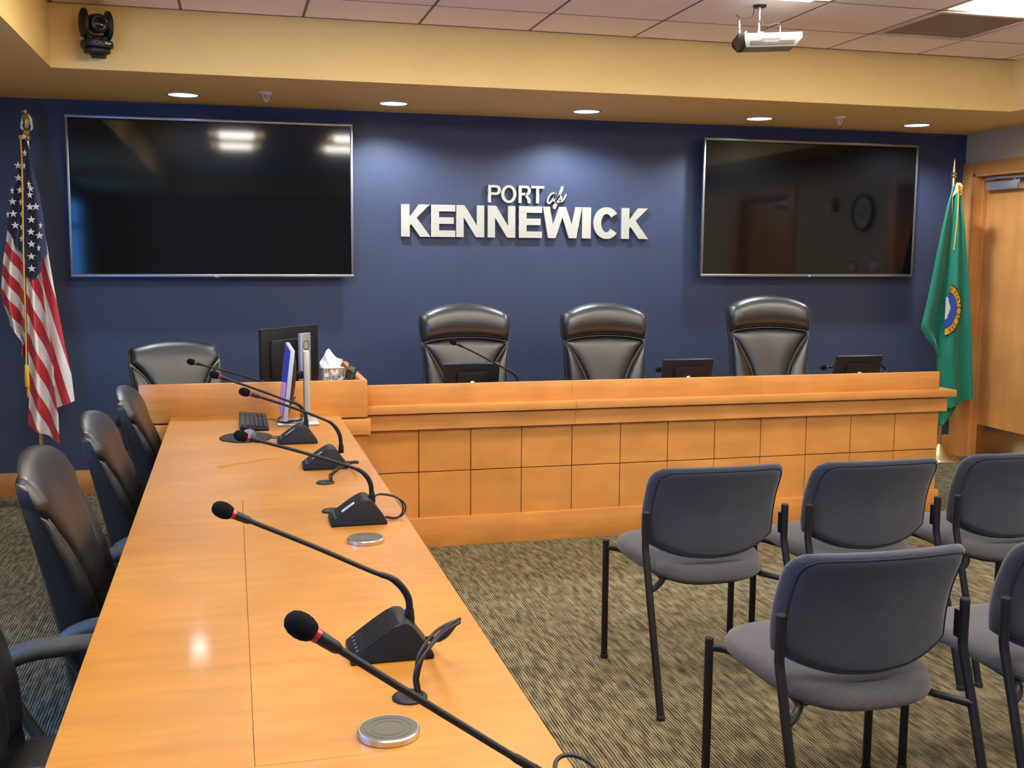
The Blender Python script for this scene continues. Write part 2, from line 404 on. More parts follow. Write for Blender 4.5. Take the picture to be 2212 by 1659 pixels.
# left wall with two tall windows
WN = ((-3.1, -0.7), (1.3, 3.7))
mb = MB(); ys = [FLOOR_Y0, WN[0][0], WN[0][1], WN[1][0], WN[1][1], FLOOR_Y1]
for i in range(0, 6, 2): mb.box2((WX0-0.12, ys[i], 0), (WX0, ys[i+1], 3.0))
for a, b in WN: mb.box2((WX0-0.12, a, 0), (WX0, b, 0.75)); mb.box2((WX0-0.12, a, 2.3), (WX0, b, 3.0))
struct('wall_left', mb, M_TANW)
for i, (a, b) in enumerate(WN):
    t = thing('window_%d' % (i+1), None, None, (0, 0, 0), kind='structure')
    mb = MB()
    for y in (a+0.025, (a+b)/2, b-0.025): mb.box2((WX0-0.09, y-0.025, 0.75), (WX0-0.03, y+0.025, 2.3))
    for z in (0.775, 1.9, 2.275): mb.box2((WX0-0.088, a, z-0.025), (WX0-0.032, b, z+0.025))
    mb.build('window_frame', M_SATIN, t)
    mb = MB(); mb.box2((WX0-0.062, a+0.03, 0.78), (WX0-0.058, b-0.03, 2.27)); mb.build('pane', M_PANE, t)
    ld = bpy.data.lights.new('window_portal', 'AREA'); ld.shape = 'RECTANGLE'; ld.size = b-a; ld.size_y = 1.55
    ld.cycles.is_portal = True
    lo = bpy.data.objects.new('window_portal', ld); COL.objects.link(lo); lo.parent = t
    lo.location = (WX0-0.10, (a+b)/2, 1.525); lo.rotation_euler = (math.pi/2, 0, -math.pi/2)
# soffit ring around the raised ceiling (tan) : pieces share one mesh
mb = MB()
mb.box2((WX0, SY1, SOFF_Z), (WX1, FLOOR_Y1, 3.0)); mb.box2((WX0, SY0, SOFF_Z), (SX0, SY1, 3.0))
mb.box2((SX1, SY0, SOFF_Z), (WX1, SY1, 3.0)); mb.box2((WX0, FLOOR_Y0, SOFF_Z), (WX1, SY0, 3.0))
struct('trim_1', mb, M_TAN)
# suspended ceiling
GX0, GY1, G = -0.221-0.6235*2, 5.5496+0.6235, 0.6235
TROFF = {(2, 2): 1, (4, 2): 1, (6, 2): 1, (8, 2): 1, (2, 6): 1, (4, 6): 1, (6, 6): 1, (8, 6): 1, (2, 8): 1, (4, 8): 1, (6, 8): 1, (8, 8): 1}
VENT = {(8, 1): 1}
mb = MB(); mb.box2((SX0, SY0, 2.96), (SX1, SY1, 3.0), mi=1)
for i in range(0, 11):
    for j in range(0, 17):
        x0 = GX0+i*G; x1 = x0+G; y1 = GY1-j*G; y0 = y1-G
        if (i, j) in TROFF or (i, j) in VENT: continue
        a0, a1, b0, b1 = max(x0+0.006, SX0), min(x1-0.006, SX1), max(y0+0.006, SY0), min(y1-0.006, SY1)
        if a1-a0 < 0.01 or b1-b0 < 0.01: continue
        mb.box2((a0, b0, CEIL_Z), (a1, b1, CEIL_Z+0.018), bev=0.003, seg=1)
for i in range(1, 11):
    x = GX0+i*G
    if SX0+0.01 < x < SX1-0.01: mb.box2((x-0.008, SY0, CEIL_Z+0.0012), (x+0.008, SY1, CEIL_Z+0.010), mi=2)
for j in range(0, 17):
    y = GY1-j*G
    if SY0+0.01 < y < SY1-0.01: mb.box2((SX0, y-0.008, CEIL_Z+0.0008), (SX1, y+0.008, CEIL_Z+0.0095), mi=2)
# wall angle
mb.box2((SX0, SY1-0.018, CEIL_Z-0.001), (SX1, SY1, CEIL_Z+0.004), mi=2)
struct('ceiling', mb, [M_TILE, M_DARKVOID, M_TBAR])
# baseboards
mb = MB(); mb.box2((WX0, 7.224, 0), (WX1, 7.24, 0.152), bev=0.002); struct('baseboard_back', mb, W_BAND)
mb = MB(); mb.box2((WX0, FLOOR_Y0, 0), (WX0+0.016, 7.224, 0.152), bev=0.002); struct('baseboard_left', mb, W_BAND)
mb = MB()
for a, b in ((FLOOR_Y0, D2[0]-0.12), (D2[1]+0.12, D1[0]-0.12)): mb.box2((WX1-0.016, a, 0), (WX1, b, 0.152), bev=0.002)
struct('baseboard_right', mb, W_BAND)

# doors
def door(n, D, visible):
    y0, y1, zt = D
    t = thing('door_%d' % n, None, None, (WX1, 0, 0), kind='structure')
    mb = MB(); pw = 0.118
    mb.box2((-0.022, y1, 0), (0.0, y1+pw, zt+0.09), bev=0.002); mb.box2((-0.022, y0-pw, 0), (0.0, y0, zt+0.09), bev=0.002)
    mb.box2((-0.021, y0, zt), (0.0, y1, zt+0.089), bev=0.002)
    mb.box2((-0.02, y1-0.02, 0), (0.15, y1, zt), bev=0.001); mb.box2((-0.02, y0, 0), (0.15, y0+0.02, zt), bev=0.001)
    mb.box2((-0.02, y0, zt-0.02), (0.15, y1, zt), bev=0.001)
    mb.box2((0.055, y1-0.032, 0), (0.085, y1-0.02, zt-0.02)); mb.box2((0.055, y0+0.02, zt-0.032), (0.085, y1-0.02, zt-0.02))
    mb.build('door_frame', W_DOOR, t)
    mb = MB(); mb.box2((0.088, y0+0.022, 0.012), (0.132, y1-0.022, zt-0.022), bev=0.002); mb.build('door_leaf', W_DOOR, t)
    mb = MB(); mb.box2((0.086, y0+0.05, 0.03), (0.0885, y1-0.075, 0.262)); 
    for k in range(5):
        for z in (0.045, 0.247): mb.lathe([(0.004, 0), (0.003, 0.002), (0, 0.002)], 8, M=Matrix.Translation((0.086, lerp(y0+0.07, y1-0.095, k/4), z)) @ Matrix.Rotation(-math.pi/2, 4, 'Y'))
    mb.build('kick_plate', M_STEEL, t)
    mb = MB(); mb.box2((0.035, y1-0.43, zt-0.125), (0.088, y1-0.07, zt-0.06), bev=0.006)
    mb.box2((0.03, y1-0.44, zt-0.127), (0.088, y1-0.425, zt-0.058), bev=0.003, mi=1)
    mb.box2((0.036, y1-0.17, zt-0.05), (0.075, y1-0.07, zt-0.024), bev=0.002)
    mb.tube([(0.05, y1-0.10, zt-0.038), (-0.01, y1-0.30, zt-0.042), (0.03, y1-0.55, zt-0.046)], 0.007, 8)
    mb.lathe([(0.012, 0), (0.012, 0.014)], 12, M=Matrix.Translation((0.06, y1-0.36, zt-0.062)))
    c = mb.build('door_closer', [M_SATIN, M_SILVER], t); c['label'] = 'grey door closer with arm'
    mb = MB(); M0 = Matrix.Translation((0.088, y0+0.09, 0.99)) @ Matrix.Rotation(-math.pi/2, 4, 'Y')
    mb.lathe([(0.034, 0), (0.034, 0.006), (0.012, 0.009), (0.012, 0.045), (0.026, 0.05), (0.031, 0.065), (0.026, 0.082), (0, 0.086)], 20, M=M0)
    mb.build('door_handle', M_SILVER, t)
door(1, D1, True); door(2, D2, False)

# ================================================================= TROFFERS, VENT, DOWNLIGHTS, SPRINKLERS
first = None; nt_ = 0
for (i, j) in TROFF:
    x = GX0+(i+0.5)*G; y = GY1-(j+0.5)*G
    if first is None:
        first = thing('ceiling_light', '', 'ceiling light', (x, y, CEIL_Z), 0, 'recessed square troffers in the tiled ceiling')
        h = G/2-0.004
        mb = MB()
        for sx in (-1, 1):
            mb.box2((sx*h, -h, 0.0), (sx*(h-0.02), h, 0.01)); mb.box2((-h, sx*h, 0.0005), (h, sx*(h-0.02), 0.0105))
            mb.box2((sx*h, -h, 0.01), (sx*(h-0.006), h, 0.13)); mb.box2((-h, sx*h, 0.01), (h, sx*(h-0.006), 0.13))
        mb.box2((-h, -h, 0.125), (h, h, 0.13)); mb.build('housing', M_VFRAME, first)
        for sx in (-1, 1):
            mb = MB()
            P = [[Vector((sx*(h-0.02-(h-0.02-0.18)*k/8), yy, 0.012+0.075*math.sin(math.pi/2*k/8))) for yy in (-h+0.02, h-0.02)] for k in range(9)]
            mb.grid(P)
            mb.build('reflector', M_TROFF, first)
        mb = MB(); mb.box2((-0.18, -h+0.035, -0.016), (0.18, h-0.035, 0.062), bev=0.006); d = mb.build('diffuser', M_DIFF, first); d['label'] = 'glowing white diffuser panel'
        root = first
    else:
        root = dup(first, (x, y, CEIL_Z), 0, '')
    if (i, j) == (8, 2): root['label'] = 'bright square ceiling light beside the return air vent, cut by the photo corner'
    else: root['label'] = 'recessed square ceiling light outside the photo, mirrored at most in a screen'
t = thing('air_vent', 'square return air vent with perforated face in ceiling, below the bright ceiling light', 'vent', (GX0+8.5*G, GY1-1.5*G, CEIL_Z))
h = G/2-0.006; mb = MB()
for sx in (-1, 1):
    mb.box2((sx*h, -h, -0.004), (sx*(h-0.038), h, 0.012), bev=0.002); mb.box2((-h, sx*h, -0.0045), (h, sx*(h-0.038), 0.0115), bev=0.002)
mb.build('vent_frame', M_VFRAME, t)
mb = MB(); mb.box2((-h+0.03, -h+0.03, 0.002), (h-0.03, h-0.03, 0.01)); mb.build('grille', M_PERF, t)

dl0 = None
DLX = (-0.251, 1.001, 2.261, 3.496, 4.72)
DLL = ('recessed round downlight in soffit above the left television, leftmost of the row',
       'recessed round downlight in soffit, second from the left, right of a sprinkler head',
       'recessed round downlight in soffit right above the wall lettering, third of the row',
       'recessed round downlight in soffit above the right television, left of a sprinkler head',
       'recessed round downlight in soffit nearest the door, rightmost of the row')
for k, x in enumerate(DLX):
    if dl0 is None:
        dl0 = thing('downlight', DLL[0], 'downlight', (x, 6.80, SOFF_Z), 0, 'downlights in the soffit before the blue wall')
        mb = MB(); mb.lathe([(0.098, 0), (0.098, -0.004), (0.092, -0.006), (0.086, -0.004), (0.086, 0)], 32, ring=True); mb.build('trim_ring', M_DCONE, dl0)
        mb = MB(); mb.lathe([(0.084, -0.003), (0.060, -0.0052), (0.02, -0.0062), (0, -0.0065)], 32); l_ = mb.build('lens', M_DLENS, dl0)
        ld = bpy.data.lights.new('lamp_light', 'SPOT'); ld.energy = DOWN_W; ld.spot_size = math.radians(150); ld.spot_blend = 0.55
        ld.color = (0.80, 0.90, 1.0); ld.shadow_soft_size = 0.05
        lo = bpy.data.objects.new('lamp_light', ld); COL.objects.link(lo); lo.parent = dl0; lo.location = (0, 0, -0.02)
    else: dup(dl0, (x, 6.80, SOFF_Z), 0, DLL[k])
sp0 = None
for x, lab in ((0.222, 'small white sprinkler head in soffit above the left television'), (3.97, 'small white sprinkler head in soffit above the right television')):
    if sp0 is None:
        sp0 = thing('sprinkler_head', lab, 'sprinkler', (x, 6.575, SOFF_Z), 0, 'sprinkler heads in the soffit')
        mb = MB(); mb.lathe([(0.040, 0), (0.040, -0.004), (0.030, -0.009), (0.012, -0.010), (0, -0.010)], 24); mb.build('escutcheon', M_WHITE, sp0)
        mb = MB()
        for sx in (-1, 1): mb.tube(smooth_path([(sx*0.014, 0, -0.009), (sx*0.016, 0, -0.025), (sx*0.010, 0, -0.042), (0, 0, -0.048)], 4), 0.003, 8)
        mb.tube([(0, 0, -0.009), (0, 0, -0.046)], 0.0022, 8); mb.build('frame_arms', M_WHITE, sp0)
        mb = MB(); mb.lathe([(0.013, -0.048), (0.013, -0.051)], 16); mb.build('deflector', M_WHITE, sp0)
    else: dup(sp0, (x, 6.575, SOFF_Z), 0, lab)

# ================================================================= STROKE / BLOCK LETTERS
def ribbon(mb, pts, w, M, h0, h1, mi=0, mi_side=None, closed=False):
    """stroke of width w along 2-D pts, extruded"""
    P = [Vector((p[0], p[1])) for p in pts]; n = len(P); Ls = []; Rs = []
    for i in range(n):
        if closed: a = P[i-1]; b = P[(i+1) % n]
        else: a = P[max(i-1, 0)]; b = P[min(i+1, n-1)]
        d1 = (P[i]-a).normalized() if (P[i]-a).length > 1e-9 else None
        d2 = (b-P[i]).normalized() if (b-P[i]).length > 1e-9 else None
        if d1 is None: d1 = d2
        if d2 is None: d2 = d1
        n1 = Vector((-d1.y, d1.x)); n2 = Vector((-d2.y, d2.x)); nn = (n1+n2)
        nn = nn.normalized() if nn.length > 1e-6 else n1
        s = w/2/max(0.45, nn.dot(n1)); Ls.append(P[i]+nn*s); Rs.append(P[i]-nn*s)
    m = n if closed else n-1
    for i in range(m):
        j = (i+1) % n
        mb.prism([Ls[i], Rs[i], Rs[j], Ls[j]], h0, h1, M, mi, mi_side=mi_side)
def poly(mb, pts, M, h0, h1, mi=0, mi_side=None): mb.prism(pts, h0, h1, M, mi, mi_side=mi_side)
def glyph_block(mb, ch, x0, x1, z0, z1, st, M, h0, h1, mi=0, mi_side=1):
    """block capital in the box; st stem width, bars slightly thinner"""
    W = x1-x0; H = z1-z0; bt = st*0.80
    cnt = [0]
    def q(*p):
        cnt[0] += 1; poly(mb, [(x0+a, z0+b) for a, b in p], M, h0-0.00025*(cnt[0] % 5 if ch not in 'CO' else 0), h1, mi, mi_side)
    if ch == 'K':
        q((0, 0), (st, 0), (st, H), (0, H))
        q((st, H*0.33), (st*1.35, H*0.47), (W*0.98, H), (W*0.98-st*1.25, H), (st, H*0.62))
        q((W, 0), (st*1.62, H*0.66), (st*1.0, H*0.45), (W-st*1.22, 0))
    elif ch == 'E':
        q((0, 0), (st, 0), (st, H), (0, H))
        for b in (0, (H-bt)/2+0.01*H, H-bt): q((0, b), (W-(0.06*W if 0 < b < H*0.6 else 0), b), (W-(0.06*W if 0 < b < H*0.6 else 0), b+bt), (0, b+bt))
    elif ch == 'N':
        q((0, 0), (st, 0), (st, H), (0, H)); q((W-st, 0), (W, 0), (W, H), (W-st, H))
        q((0, H), (st*1.12, H), (W, 0), (W-st*1.12, 0))
    elif ch == 'I': q((0, 0), (W, 0), (W, H), (0, H))
    elif ch == 'W':
        s = st*0.98; a = W*0.235; m_ = W*0.5; c_ = W*0.765
        q((0, H), (s, H), (a+s*0.55, 0), (a-s*0.55, 0)); q((a-s*0.55, 0), (a+s*0.55, 0), (m_+s*0.5, H), (m_-s*0.5, H))
        q((m_-s*0.5, H), (m_+s*0.5, H), (c_+s*0.55, 0), (c_-s*0.55, 0)); q((c_-s*0.55, 0), (c_+s*0.55, 0), (W, H), (W-s, H))
    elif ch in 'CO':
        n = 40; rx, rz = W/2, H/2+0.012*H; a0, a1 = (38, 322) if ch == 'C' else (0, 360); pts = []
        for i in range(n):
            t0 = math.radians(a0+(a1-a0)*i/n); t1 = math.radians(a0+(a1-a0)*(i+1)/n)
            o0 = (W/2+rx*math.cos(t0), H/2+rz*math.sin(t0)); o1 = (W/2+rx*math.cos(t1), H/2+rz*math.sin(t1))
            i0 = (W/2+(rx-st)*math.cos(t0), H/2+(rz-bt)*math.sin(t0)); i1 = (W/2+(rx-st)*math.cos(t1), H/2+(rz-bt)*math.sin(t1))
            q(o0, o1, i1, i0)
    elif ch in 'PR':
        q((0, 0), (st, 0), (st, H), (0, H)); zc = H*0.72; r = H*0.28; xs = W-r
        q((0, H-bt), (xs, H-bt), (xs, H), (0, H)); zb = H*0.44
        q((0, zb), (xs, zb), (xs, zb+bt), (0, zb+bt)); n = 14
        for i in range(n):
            t0 = -math.pi/2+math.pi*i/n; t1 = -math.pi/2+math.pi*(i+1)/n
            q((xs+r*math.cos(t0), zc+r*math.sin(t0)), (xs+r*math.cos(t1), zc+r*math.sin(t1)), (xs+(r-st)*math.cos(t1), zc+(r-bt)*math.sin(t1)), (xs+(r-st)*math.cos(t0), zc+(r-bt)*math.sin(t0)))
        if ch == 'R': q((xs-st*0.35, zb+bt), (xs+st*0.2, zb+bt*0.3), (W-st*0.1, H*0.22), (W, 0), (W-st*1.02, 0), (W-st*1.1, H*0.2), (xs-st*0.5, zb))
    elif ch == 'T':
        q((0, H-bt), (W, H-bt), (W, H), (0, H)); q((W/2-st/2, 0), (W/2+st/2, 0), (W/2+st/2, H), (W/2-st/2, H))
STROKES = {  # unit-box stroke letters for small print
 'A': [[(0, 0), (.5, 1), (1, 0)], [(.2, .38), (.8, .38)]], 'E': [[(1, 1), (0, 1), (0, 0), (1, 0)], [(0, .5), (.8, .5)]],
 'F': [[(1, 1), (0, 1), (0, 0)], [(0, .5), (.8, .5)]], 'G': [[(1, .8), (.6, 1), (.2, .9), (0, .5), (.2, .1), (.6, 0), (1, .2), (1, .5), (.6, .5)]],
 'H': [[(0, 0), (0, 1)], [(1, 0), (1, 1)], [(0, .5), (1, .5)]], 'L': [[(0, 1), (0, 0), (1, 0)]],
 'O': [[(.5, 0), (.1, .2), (0, .5), (.1, .8), (.5, 1), (.9, .8), (1, .5), (.9, .2), (.5, 0)]],
 'S': [[(1, .82), (.5, 1), (.05, .8), (.2, .56), (.8, .44), (.95, .2), (.5, 0), (0, .18)]],
 'T': [[(0, 1), (1, 1)], [(.5, 1), (.5, 0)]], 'W': [[(0, 1), (.25, 0), (.5, .8), (.75, 0), (1, 1)]],
 'V': [[(0, 1), (.5, 0), (1, 1)]], 'r': [[(.1, 0), (.1, .65)], [(.1, .45), (.5, .65), (.9, .6)]],
 'e': [[(.05, .35), (.95, .35), (.8, .65), (.4, .7), (.05, .4), (.2, .05), (.6, 0), (.9, .12)]]}
def small_text(mb, txt, h, M, w=0.16, asp=0.62, gap=0.25, d=0.0006, mi=0):
    x = 0
    for ch in txt:
        for st in STROKES.get(ch, []):
            ribbon(mb, [(x+p[0]*h*asp, p[1]*h) for p in st], h*w, M, 0, d, mi)
        x += h*(asp+gap)
    return x

# wall lettering; built facing -Y on the blue wall
SIGNM = Matrix(((1, 0, 0, 0), (0, 0, 1, 0), (0, 1, 0, 0), (0, 0, 0, 1)))   # (x, z, depth) -> (x, depth, z)
sg = thing('wall_sign', 'raised two-line silver white lettering between the televisions on the blue wall', 'sign', (0, 0, 0))
y0, y1 = 7.209, 7.235
for ch, a, b in (('K', 1.106, 1.305), ('E', 1.309, 1.475), ('N', 1.482, 1.676), ('N', 1.701, 1.895), ('E', 1.920, 2.086), ('W', 2.091, 2.375), ('I', 2.377, 2.442), ('C', 2.460, 2.655), ('K', 2.668, 2.870)):
    mb = MB(); glyph_block(mb, ch, a, b, 1.656, 1.871, {'N': 0.051, 'E': 0.055, 'W': 0.050}.get(ch, 0.058), SIGNM, y0, y1); mb.build('letter_'+ch.lower(), [M_SIGN, M_SIGNSIDE], sg)
for ch, a, b in (('P', 1.702, 1.792), ('O', 1.794, 1.902), ('R', 1.917, 2.004), ('T', 2.006, 2.099)):
    mb = MB(); glyph_block(mb, ch, a, b, 1.892, 2.010, 0.0215, SIGNM, y0, y1); mb.build('letter_'+ch.lower(), [M_SIGN, M_SIGNSIDE], sg)
mb = MB()
opts = [(2.172, 1.966), (2.150, 1.958), (2.130, 1.930), (2.124, 1.905), (2.136, 1.894), (2.156, 1.912), (2.176, 1.945), (2.181, 1.962), (2.172, 1.935), (2.170, 1.912), (2.182, 1.908), (2.200, 1.935)]
fpts = [(2.176, 1.905), (2.200, 1.930), (2.222, 1.972), (2.232, 2.000), (2.226, 2.005), (2.212, 1.968), (2.196, 1.915), (2.184, 1.872), (2.174, 1.860), (2.168, 1.872), (2.182, 1.892), (2.206, 1.906), (2.224, 1.926), (2.218, 1.944), (2.208, 1.934), (2.222, 1.908), (2.242, 1.925), (2.258, 1.958)]
for P in (opts, fpts):
    sp = smooth_path([(p[0], p[1], 0) for p in P], 4); ribbon(mb, [(p.x, p.y) for p in sp], 0.011, SIGNM, y0, y1, 0, 1)
mb.build('script_of', [M_SIGN, M_SIGNSIDE], sg)

# ================================================================= TELEVISIONS
def television(label, x0, x1, z0, z1, lx):
    t = thing('television', label, 'television', ((x0+x1)/2, 7.24, 0), 0, 'wall-mounted televisions')
    c = (x0+x1)/2; w = (x1-x0)/2; b = 0.018
    mb = MB(); mb.box2((-w+0.02, -0.105, z0+0.02), (w-0.02, -0.07, z1-0.02), bev=0.006); mb.box2((-0.35, -0.07, (z0+z1)/2-0.25), (0.35, -0.0, (z0+z1)/2+0.25), bev=0.004)
    mb.build('back_cover', M_BLACK, t)
    mb = MB()
    mb.box2((-w, -0.118, z1-b), (w, -0.09, z1), bev=0.003); mb.box2((-w, -0.118, z0), (w, -0.09, z0+b*1.1), bev=0.003)
    mb.box2((-w, -0.1175, z0+0.004), (-w+b*0.9, -0.0905, z1-0.004), bev=0.003); mb.box2((w-b*0.9, -0.1175, z0+0.004), (w, -0.0905, z1-0.004), bev=0.003)
    mb.build('bezel', M_BEZEL, t)
    mb = MB(); mb.box2((-w+0.008, -0.112, z0+0.01), (w-0.008, -0.106, z1-0.008)); mb.build('screen', M_SCREEN, t)
    mb = MB(); mb.box2((-0.02, -0.119, z0-0.008), (0.02, -0.105, z0+0.003), bev=0.002, mi=0)
    M = Matrix.Translation((-0.0105, -0.1182, z0+0.0022)) @ Matrix(((1, 0, 0, 0), (0, 0, -1, 0), (0, 1, 0, 0), (0, 0, 0, 1)))
    small_text(mb, 'LG', 0.011, M, w=0.2, mi=1); mb.build('logo_tab', [M_BLACK, M_WPRINT], t)
    return t
television('large black television on the blue wall, above the left corner desk', -0.957, 0.780, 1.386, 2.371, 0)
television('large black television on the blue wall, right of the lettering', 3.243, 4.975, 1.392, 2.368, 0)

# ================================================================= DAIS
ds = thing('dais', 'long maple council dais with square panels in front of the blue wall', 'dais', (0.655, 5.50, 0))
X0, X1 = 0.0, 4.06-0.655
def gx(x): return x-0.655
mb = MB(); mb.box2((X0, -0.022, 0), (X1+0.018, 0.01, 0.158), bev=0.001)
mb.box2((X1-0.02, 0.0, 0), (X1+0.018, 0.62, 0.158), bev=0.001); mb.build('plinth', W_BAND, ds)
PX = [0.655, 0.928, 1.207, 1.486, 1.770, 2.049, 2.329, 2.612, 2.897, 3.185, 3.474, 3.765, 4.061]
mb = MB(); mb.box2((X0, 0.004, 0.0), (X1-0.004, 0.03, 0.64), mi=1)
for a, b in zip(PX, PX[1:]):
    for z0, z1 in ((0.156, 0.402), (0.407, 0.652)):
        mb.box2((gx(a)+0.0022, -0.010, z0), (gx(b)-0.0022, 0.01, z1), bev=0.0008, seg=1)
mb.build('front_panel', [W_FRONT, M_GROOVE], ds)
mb = MB(); mb.box2((X1-0.02, 0.012, 0.158), (X1, 0.62, 0.635)); mb.build('end_panel', W_FRONT, ds)
mb = MB()
for a, b in ((X0, gx(1.776)-0.0006), (gx(1.776)+0.0006, X1+0.033)): mb.box2((a, -0.040, 0.636), (b, 0.0, 0.716), bev=0.001, seg=1)
mb.box2((X1, -0.03, 0.636), (X1+0.033, 0.63, 0.716), bev=0.001, seg=1)
mb.build('fascia_band', W_BAND, ds)
mb = MB()
for a, b in ((X0, gx(1.776)-0.0006), (gx(1.776)+0.0006, X1+0.075)): mb.box2((a, -0.065, 0.724), (b, 0.65, 0.764), bev=0.0015, seg=2)
mb.build('worktop_ledge', W_BAND, ds)
mb = MB()
for a, b in ((X0, gx(1.77)-0.0005), (gx(1.77)+0.0005, gx(2.897)-0.0005), (gx(2.897)+0.0005, X1)): mb.box2((a, 0.0, 0.764), (b, 0.03, 0.867), bev=0.001, seg=2)
mb.build('modesty_board', W_BAND, ds)

# raised corner desk (left of dais, closes the long table)
cd = thing('corner_desk', 'raised maple corner desk between the long table and the dais', 'desk', (0.10, 5.405, 0))
mb = MB(); mb.box2((-0.545, 0.0, 0.72), (0.552, 0.03, 0.908), bev=0.0012)
mb.box2((0.522, 0.03, 0.72), (0.5515, 1.0, 0.9075), bev=0.0012); mb.build('privacy_board', W_BAND, cd)
mb = MB(); mb.box2((-0.545, -0.018, 0.632), (0.566, 0.028, 0.711), bev=0.001); mb.build('fascia_band', W_BAND, cd)
mb = MB(); mb.box2((-0.53, 0.008, 0), (0.553, 0.06, 0.632)); mb.build('front_panel', W_FRONT, cd)
mb = MB(); mb.box2((-0.545, 0.03, 0.755), (0.522, 0.74, 0.80), bev=0.001); mb.build('desktop', W_TOP, cd)
mb = MB(); mb.box2((-0.53, 0.1, 0), (-0.50, 0.70, 0.755)); mb.build('side_support', W_FRONT, cd)
mb = MB(); mb.box2((0.49, 0.15, 0), (0.52, 0.97, 0.755)); mb.build('side_support', W_FRONT, cd)

# ================================================================= LONG TABLE
tb = thing('conference_table', 'long glossy maple conference table running from the camera to the corner desk', 'table', (0.1, 3.0, 0))
def tx(x): return x-0.1
def ty(y): return y-3.0
mb = MB(); zt = 0.75
e = 0.0003
mb.box2((tx(-0.300), ty(3.52)+e, zt-0.038), (tx(0.500), ty(5.404), zt), bev=0.0007, seg=1)
mb.box2((tx(-0.300), ty(1.645)+e, zt-0.038), (tx(0.017)-e, ty(3.52)-e, zt), bev=0.0007, seg=1)
mb.box2((tx(0.017)+e, ty(1.645)+e, zt-0.038), (tx(0.500), ty(3.52)-e, zt), bev=0.0007, seg=1)
mb.box2((tx(-0.300), ty(0.55), zt-0.038), (tx(0.500), ty(1.645)-e, zt), bev=0.0007, seg=1)
mb.build('tabletop', W_TOP, tb)
mb = MB(); mb.box2((tx(-0.29), ty(0.6), 0.708), (tx(0.49), ty(5.38), 0.7115)); mb.build('underframe', W_BAND, tb)
mb = MB()
for a in (0.65, 1.9, 3.2, 4.45): mb.box2((tx(0.44), ty(a)+0.002, 0.0), (tx(0.465), ty(min(a+1.28, 5.38))-0.002, 0.708), bev=0.001)
mb.build('modesty_panel', W_FRONT, tb)
for y in (0.68, 2.69, 3.60, 4.55, 5.37):
    mb = MB(); mb.box2((tx(0.02), ty(y)-0.015, 0.0), (tx(0.438), ty(y)+0.015, 0.708), bev=0.001); mb.build('leg', W_FRONT, tb)

# ================================================================= DESK MICROPHONES
def mic_base(mb, L=0.165, W=0.112, H=0.078):
    """wedge: low lip at x=0, ridge near x=.105, slopes down to x=L"""
    prof = [(0, 0), (0, 0.013), (0.03, 0.0345), (0.06, 0.0555), (0.085, 0.071), (0.100, H), (0.112, H*0.985), (0.124, H*0.86), (0.143, H*0.50), (L, 0.009), (L, 0)]
    n = 8; W2 = W/2
    M = Matrix(((1, 0, 0, 0), (0, 0, 1, 0), (0, 1, 0, 0), (0, 0, 0, 1)))
    mb.prism(prof, -W2, W2, M, 0, bev=0.003)
def make_mic(root_name, label, loc, rz, neck, group, root=None, leds=0, ribs=True):
    """local frame: +X is the back of the unit; neck points given in local coordinates, last one is the head"""
    t = thing(root_name, label, 'microphone', loc, rz, group)
    mb = MB(); mic_base(mb); b = mb.build('base', M_BLACK, t)
    # ribs on the sloped grille
    mb = MB()
    if ribs:
        for i in range(22):
            f = i/21; x = lerp(0.030, 0.094, f); z = interp([(0, 0.013), (0.03, 0.0345), (0.06, 0.0555), (0.085, 0.071), (0.1, 0.078)], x)+0.0008
            mb.box((x, 0.0, z), (0.0012, 0.098, 0.0016), rot=Matrix.Rotation(-0.61, 3, 'Y'))
        mb.build('grille_ribs', M_BLACKM, b)
    mb = MB()
    for k in range(5):
        y = -0.040+0.02*k; mb.box((0.014, y, 0.0235), (0.006, 0.0022, 0.0012), rot=Matrix.Rotation(-0.62, 3, 'Y'))
    mb.build('button_marks', M_SATIN, b)
    for k in range(leds):
        mb = MB(); mb.box((0.052, -0.030+0.012*k, 0.0512), (0.045, 0.0042, 0.0020), rot=Matrix.Rotation(-0.61, 3, 'Y')); mb.build('display_bar', M_WPRINT, b)
    P = smooth_path(neck, 8)
    a = Vector(neck[0])
    mb = MB(); mb.tube([a+Vector((0, 0, -0.012)), a+Vector((0, 0, 0.0)), a+Vector((0, 0, 0.020))], [0.0105, 0.0105, 0.0088], 14); mb.build('socket', M_BLACKM, t)
    nP = len(P); hd = (P[-1]-P[-2]).normalized()
    rad = [0.0066 if i < nP*0.42 else (0.0062 if i < nP*0.52 else 0.0050) for i in range(nP)]
    mb = MB(); mb.tube(P, rad, 12)
    for i in range(2, int(nP*0.40)):     # flexible section coils
        q = P[i]; d = (P[i+1]-P[i]).normalized()
        for s_ in (0.0, 0.33, 0.66):
            c = P[i].lerp(P[i+1], s_); mb.tube([c-d*0.0008, c+d*0.0008], 0.0073, 10)
    mb.build('gooseneck', M_BLACKM, t)
    q = P[-1]; mb = MB(); mb.tube([q-hd*0.006, q, q+hd*0.018, q+hd*0.026], [0.0054, 0.0078, 0.0086, 0.0086], 16); m_ = mb.build('capsule', M_BLACK, t)
    mb = MB(); mb.tube([q+hd*0.0262, q+hd*0.033], [0.0094, 0.0096], 18); mb.build('light_ring', M_RED, m_)
    mb = MB(); Q = q+hd*0.033; prof = [(0.0100, 0.0), (0.0125, 0.003), (0.0152, 0.010), (0.0162, 0.018), (0.0150, 0.028), (0.0112, 0.0355), (0.005, 0.0395), (0, 0.040)]
    rot = hd.to_track_quat('Z', 'Y').to_matrix().to_4x4()
    mb.lathe(prof, 24, M=Matrix.Translation(Q) @ rot); w_ = mb.build('windscreen', M_FOAM, t); w_['label'] = 'black foam windscreen'
    return t
